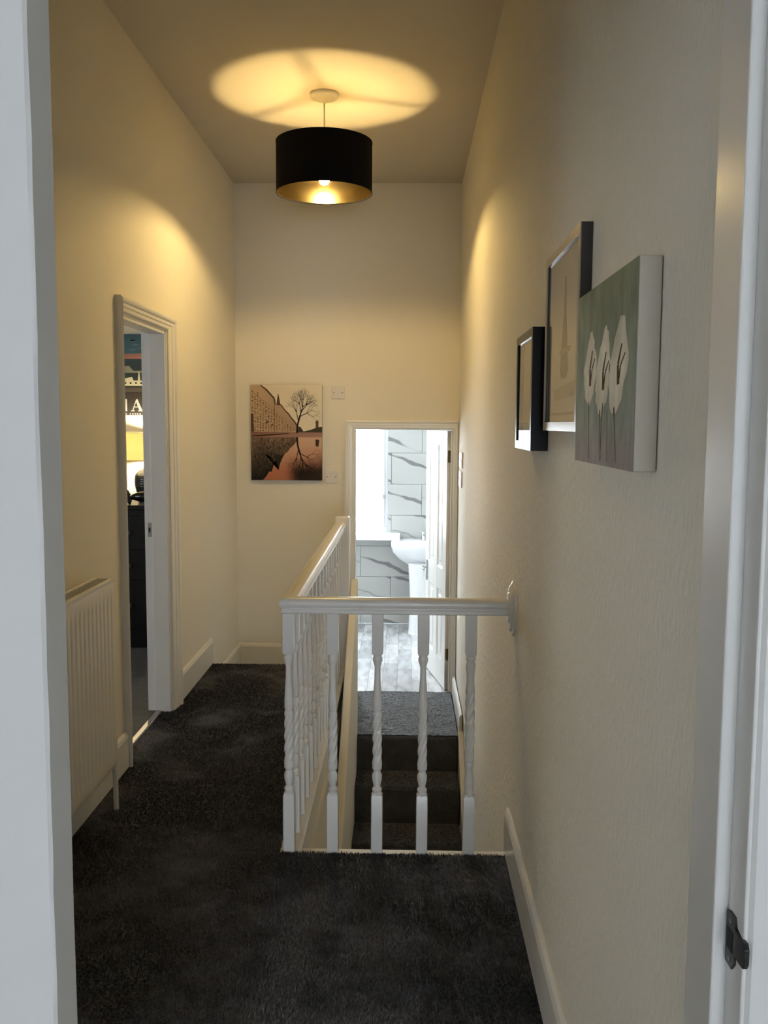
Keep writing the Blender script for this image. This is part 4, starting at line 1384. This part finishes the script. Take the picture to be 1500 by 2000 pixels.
# A, stencil serif
ax = -1.828
LP([(ax - 0.042, zb), (ax - 0.018, zb), (ax - 0.018, zb + 0.006), (ax - 0.042, zb + 0.006)])
LP([(ax - 0.034, zb + 0.006), (ax - 0.027, zb + 0.006), (ax - 0.004, zt - 0.010), (ax - 0.006, zt)])
LP([(ax - 0.004, zt), (ax + 0.003, zt), (ax + 0.034, zb + 0.006), (ax + 0.014, zb + 0.006), (ax - 0.008, zt - 0.016)])
LP([(ax + 0.006, zb), (ax + 0.042, zb), (ax + 0.042, zb + 0.006), (ax + 0.006, zb + 0.006)])
LP([(ax - 0.024, zb + 0.026), (ax + 0.012, zb + 0.026), (ax + 0.010, zb + 0.032), (ax - 0.021, zb + 0.032)])
for k in range(7):
    x_ = -1.925 + k * 0.0165 + (0.012 if k > 1 else 0)
    LP([(x_, lz0 + 0.005), (x_ + 0.009, lz0 + 0.005), (x_ + 0.009, lz0 + 0.013), (x_, lz0 + 0.013)])
P.build('print', lambda u, v, h: (lx0 + (lx1 - lx0) * u, QY1 - 0.03 - h, lz0 + (lz1 - lz0) * v), M_print, lc)


# ------------------------------------------------------------------ wall plates
def blank_plate(x0, x1, z0, z1, label):
    th = thing('blanking_plate', ((x0 + x1) / 2, YB, z0), label, 'wall plate', 'blank plates on the end wall')
    MB().box(x0, x1, YB - 0.010, YB - 0.001, z0, z1).build('plate', M_plate, th, bevel=0.003)
    zc = (z0 + z1) / 2
    for x_ in (x0 + 0.014, x1 - 0.014):
        MB().lathe([(0.0045, YB - 0.0098), (0.0042, YB - 0.0112), (0.0005, YB - 0.0115)], (x_, 0, zc), 14, axis='y').build('screw', M_screw, th)
    for x_ in (-0.012, 0.0, 0.012):
        MB().box((x0 + x1) / 2 + x_ - 0.003, (x0 + x1) / 2 + x_ + 0.003, YB - 0.0108, YB - 0.0098, zc - 0.010, zc + 0.010).build('moulded_mark', M_plate, th)


blank_plate(-0.515, -0.428, 1.622, 1.706, 'white wall plate high beside the top corner of the street canvas')
blank_plate(-0.561, -0.474, 1.043, 1.127, 'white wall plate beside the bottom corner of the street canvas')


def switch(y0, y1, z0, z1, label):
    th = thing('light_switch', (XR, (y0 + y1) / 2, z0), label, 'light switch', 'switches by the bathroom door')
    MB().box(XR - 0.011, XR - 0.001, y0, y1, z0, z1).build('plate', M_plate, th, bevel=0.002)
    yc, zc = (y0 + y1) / 2, (z0 + z1) / 2
    MB().prism([(XR - 0.010, zc - 0.014), (XR - 0.013, zc - 0.014), (XR - 0.016, zc + 0.014), (XR - 0.010, zc + 0.014)], 'y', yc - 0.008, yc + 0.008).build('rocker', M_plate, th)
    for yy in (y0 + 0.012, y1 - 0.012):
        MB().lathe([(0.004, XR - 0.0108), (0.0038, XR - 0.012), (0.0004, XR - 0.0122)], (0, yy, zc), 12, axis='x').build('screw', M_screw, th)


switch(5.79, 6.03, 1.172, 1.272, 'upper white switch plate on the wall beside the bathroom door')
switch(5.83, 6.05, 1.047, 1.147, 'lower white switch plate on the wall beside the bathroom door')


# ------------------------------------------------------------------ carpet pile
def vnoise(x, y, s, seed):
    """smooth value noise"""
    r_ = np.random.default_rng(seed)
    tab = r_.random((64, 64))
    xs, ys_ = x * s + 17.3, y * s + 9.1
    xi, yi = np.floor(xs).astype(int), np.floor(ys_).astype(int)
    fx, fy = xs - xi, ys_ - yi
    fx, fy = fx * fx * (3 - 2 * fx), fy * fy * (3 - 2 * fy)
    g_ = lambda a, b_: tab[a % 64, b_ % 64]
    return (g_(xi, yi) * (1 - fx) + g_(xi + 1, yi) * fx) * (1 - fy) + (g_(xi, yi + 1) * (1 - fx) + g_(xi + 1, yi + 1) * fx) * fy


def pile(name, parent, regions, spacing, zlist, seed):
    rg = np.random.default_rng(seed)
    X, Y, Z = [], [], []
    for (x0, x1, y0, y1), z in zip(regions, zlist):
        n_ = int((x1 - x0) * (y1 - y0) / spacing ** 2)
        X.append(rg.uniform(x0, x1, n_))
        Y.append(rg.uniform(y0, y1, n_))
        Z.append(np.full(n_, z))
    X, Y, Z = np.concatenate(X), np.concatenate(Y), np.concatenate(Z)
    n_ = len(X)
    nz = 0.55 * vnoise(X, Y, 4.6, seed + 1) + 0.30 * vnoise(X, Y, 10.5, seed + 2) + 0.20 * vnoise(X, Y, 26.0, seed + 3)
    tilt = np.clip((nz - 0.47) * 7.0, -1, 1) * 0.85           # brushed one way or the other
    brush = 2 * PI * 0.5 * vnoise(X, Y, 1.3, seed + 4) + 0.6
    ht = rg.uniform(0.006, 0.0105, n_)
    lx_ = ht * (tilt * np.cos(brush) * 0.9 + rg.normal(0, 0.30, n_))
    ly_ = ht * (tilt * np.sin(brush) * 0.9 + rg.normal(0, 0.30, n_))
    th_ = rg.uniform(0, 2 * PI, n_)
    hw_ = rg.uniform(0.0013, 0.0024, n_)
    v = np.empty((n_, 3, 3))
    v[:, 0] = np.stack([X - np.cos(th_) * hw_, Y - np.sin(th_) * hw_, Z], 1)
    v[:, 1] = np.stack([X + np.cos(th_) * hw_, Y + np.sin(th_) * hw_, Z], 1)
    v[:, 2] = np.stack([X + lx_, Y + ly_, Z + ht * 0.92], 1)
    me = bpy.data.meshes.new(name)
    me.vertices.add(n_ * 3)
    me.vertices.foreach_set('co', v.reshape(-1))
    me.loops.add(n_ * 3)
    me.loops.foreach_set('vertex_index', np.arange(n_ * 3, dtype=np.int32))
    me.polygons.add(n_)
    me.polygons.foreach_set('loop_start', np.arange(0, n_ * 3, 3, dtype=np.int32))
    me.polygons.foreach_set('loop_total', np.full(n_, 3, dtype=np.int32))
    me.update(calc_edges=True)
    ca = me.color_attributes.new('Col', 'FLOAT_COLOR', 'POINT')
    k = rg.uniform(0.35, 1.65, n_) * np.exp(np.clip((nz - 0.54) * 5.2, -1.0, 1.0))
    c = np.ones((n_, 3, 4))
    c[:, :, :3] = (np.array(CARP)[None, None, :] * k[:, None, None])
    ca.data.foreach_set('color', c.reshape(-1))
    me.materials.append(M_pile)
    o = bpy.data.objects.new(name, me)
    COL.objects.link(o)
    o.parent = parent
    o['kind'] = 'stuff'
    return o


pile('carpet_pile', floor,
     [(XL + 0.016, XR - 0.016, 1.85, YF + 0.004), (XL + 0.016, XE + 0.004, YF, YE + 0.003), (XL - 0.048, XL + 0.018, LO0 + 0.018, LO1 - 0.018)], 0.0042, [-0.007, -0.007, -0.007], 21)
regs = [(-0.29, 0.328, 5.372, YB + 0.002)]
zz = [BZ0 - 0.002]
for k in range(1, 4):
    regs.append((-0.29, 0.326, 5.372 - 0.27 * k, 5.372 - 0.27 * k + 0.25))
    zz.append(BZ0 - 0.21 * k - 0.002)
nx_, ny_ = 112, 168
gx, gy = np.meshgrid(np.linspace(-0.39, 0.328, nx_), np.linspace(5.392, YB + 0.001, ny_))
rg_ = np.random.default_rng(5)
gz = BZ0 + 0.0015 + 0.0042 * rg_.random(gx.shape) + 0.008 * vnoise(gx, gy, 16.0, 77)
gx = gx + rg_.uniform(-0.0025, 0.0025, gx.shape)
gi = np.arange(nx_ * ny_).reshape(ny_, nx_)
tf = MB()
tf.add(np.stack([gx.ravel(), gy.ravel(), gz.ravel()], 1).tolist(),
       np.stack([gi[:-1, :-1].ravel(), gi[:-1, 1:].ravel(), gi[1:, 1:].ravel(), gi[1:, :-1].ravel()], 1).tolist())
tfo = tf.build('carpet_pile', M_carpet, hl, smooth=False)
tfo['kind'] = 'stuff'
so = pile('carpet_pile', st, regs[1:], 0.0060, zz[1:], 61)
so.location = (0.0, -5.37, 2.6)
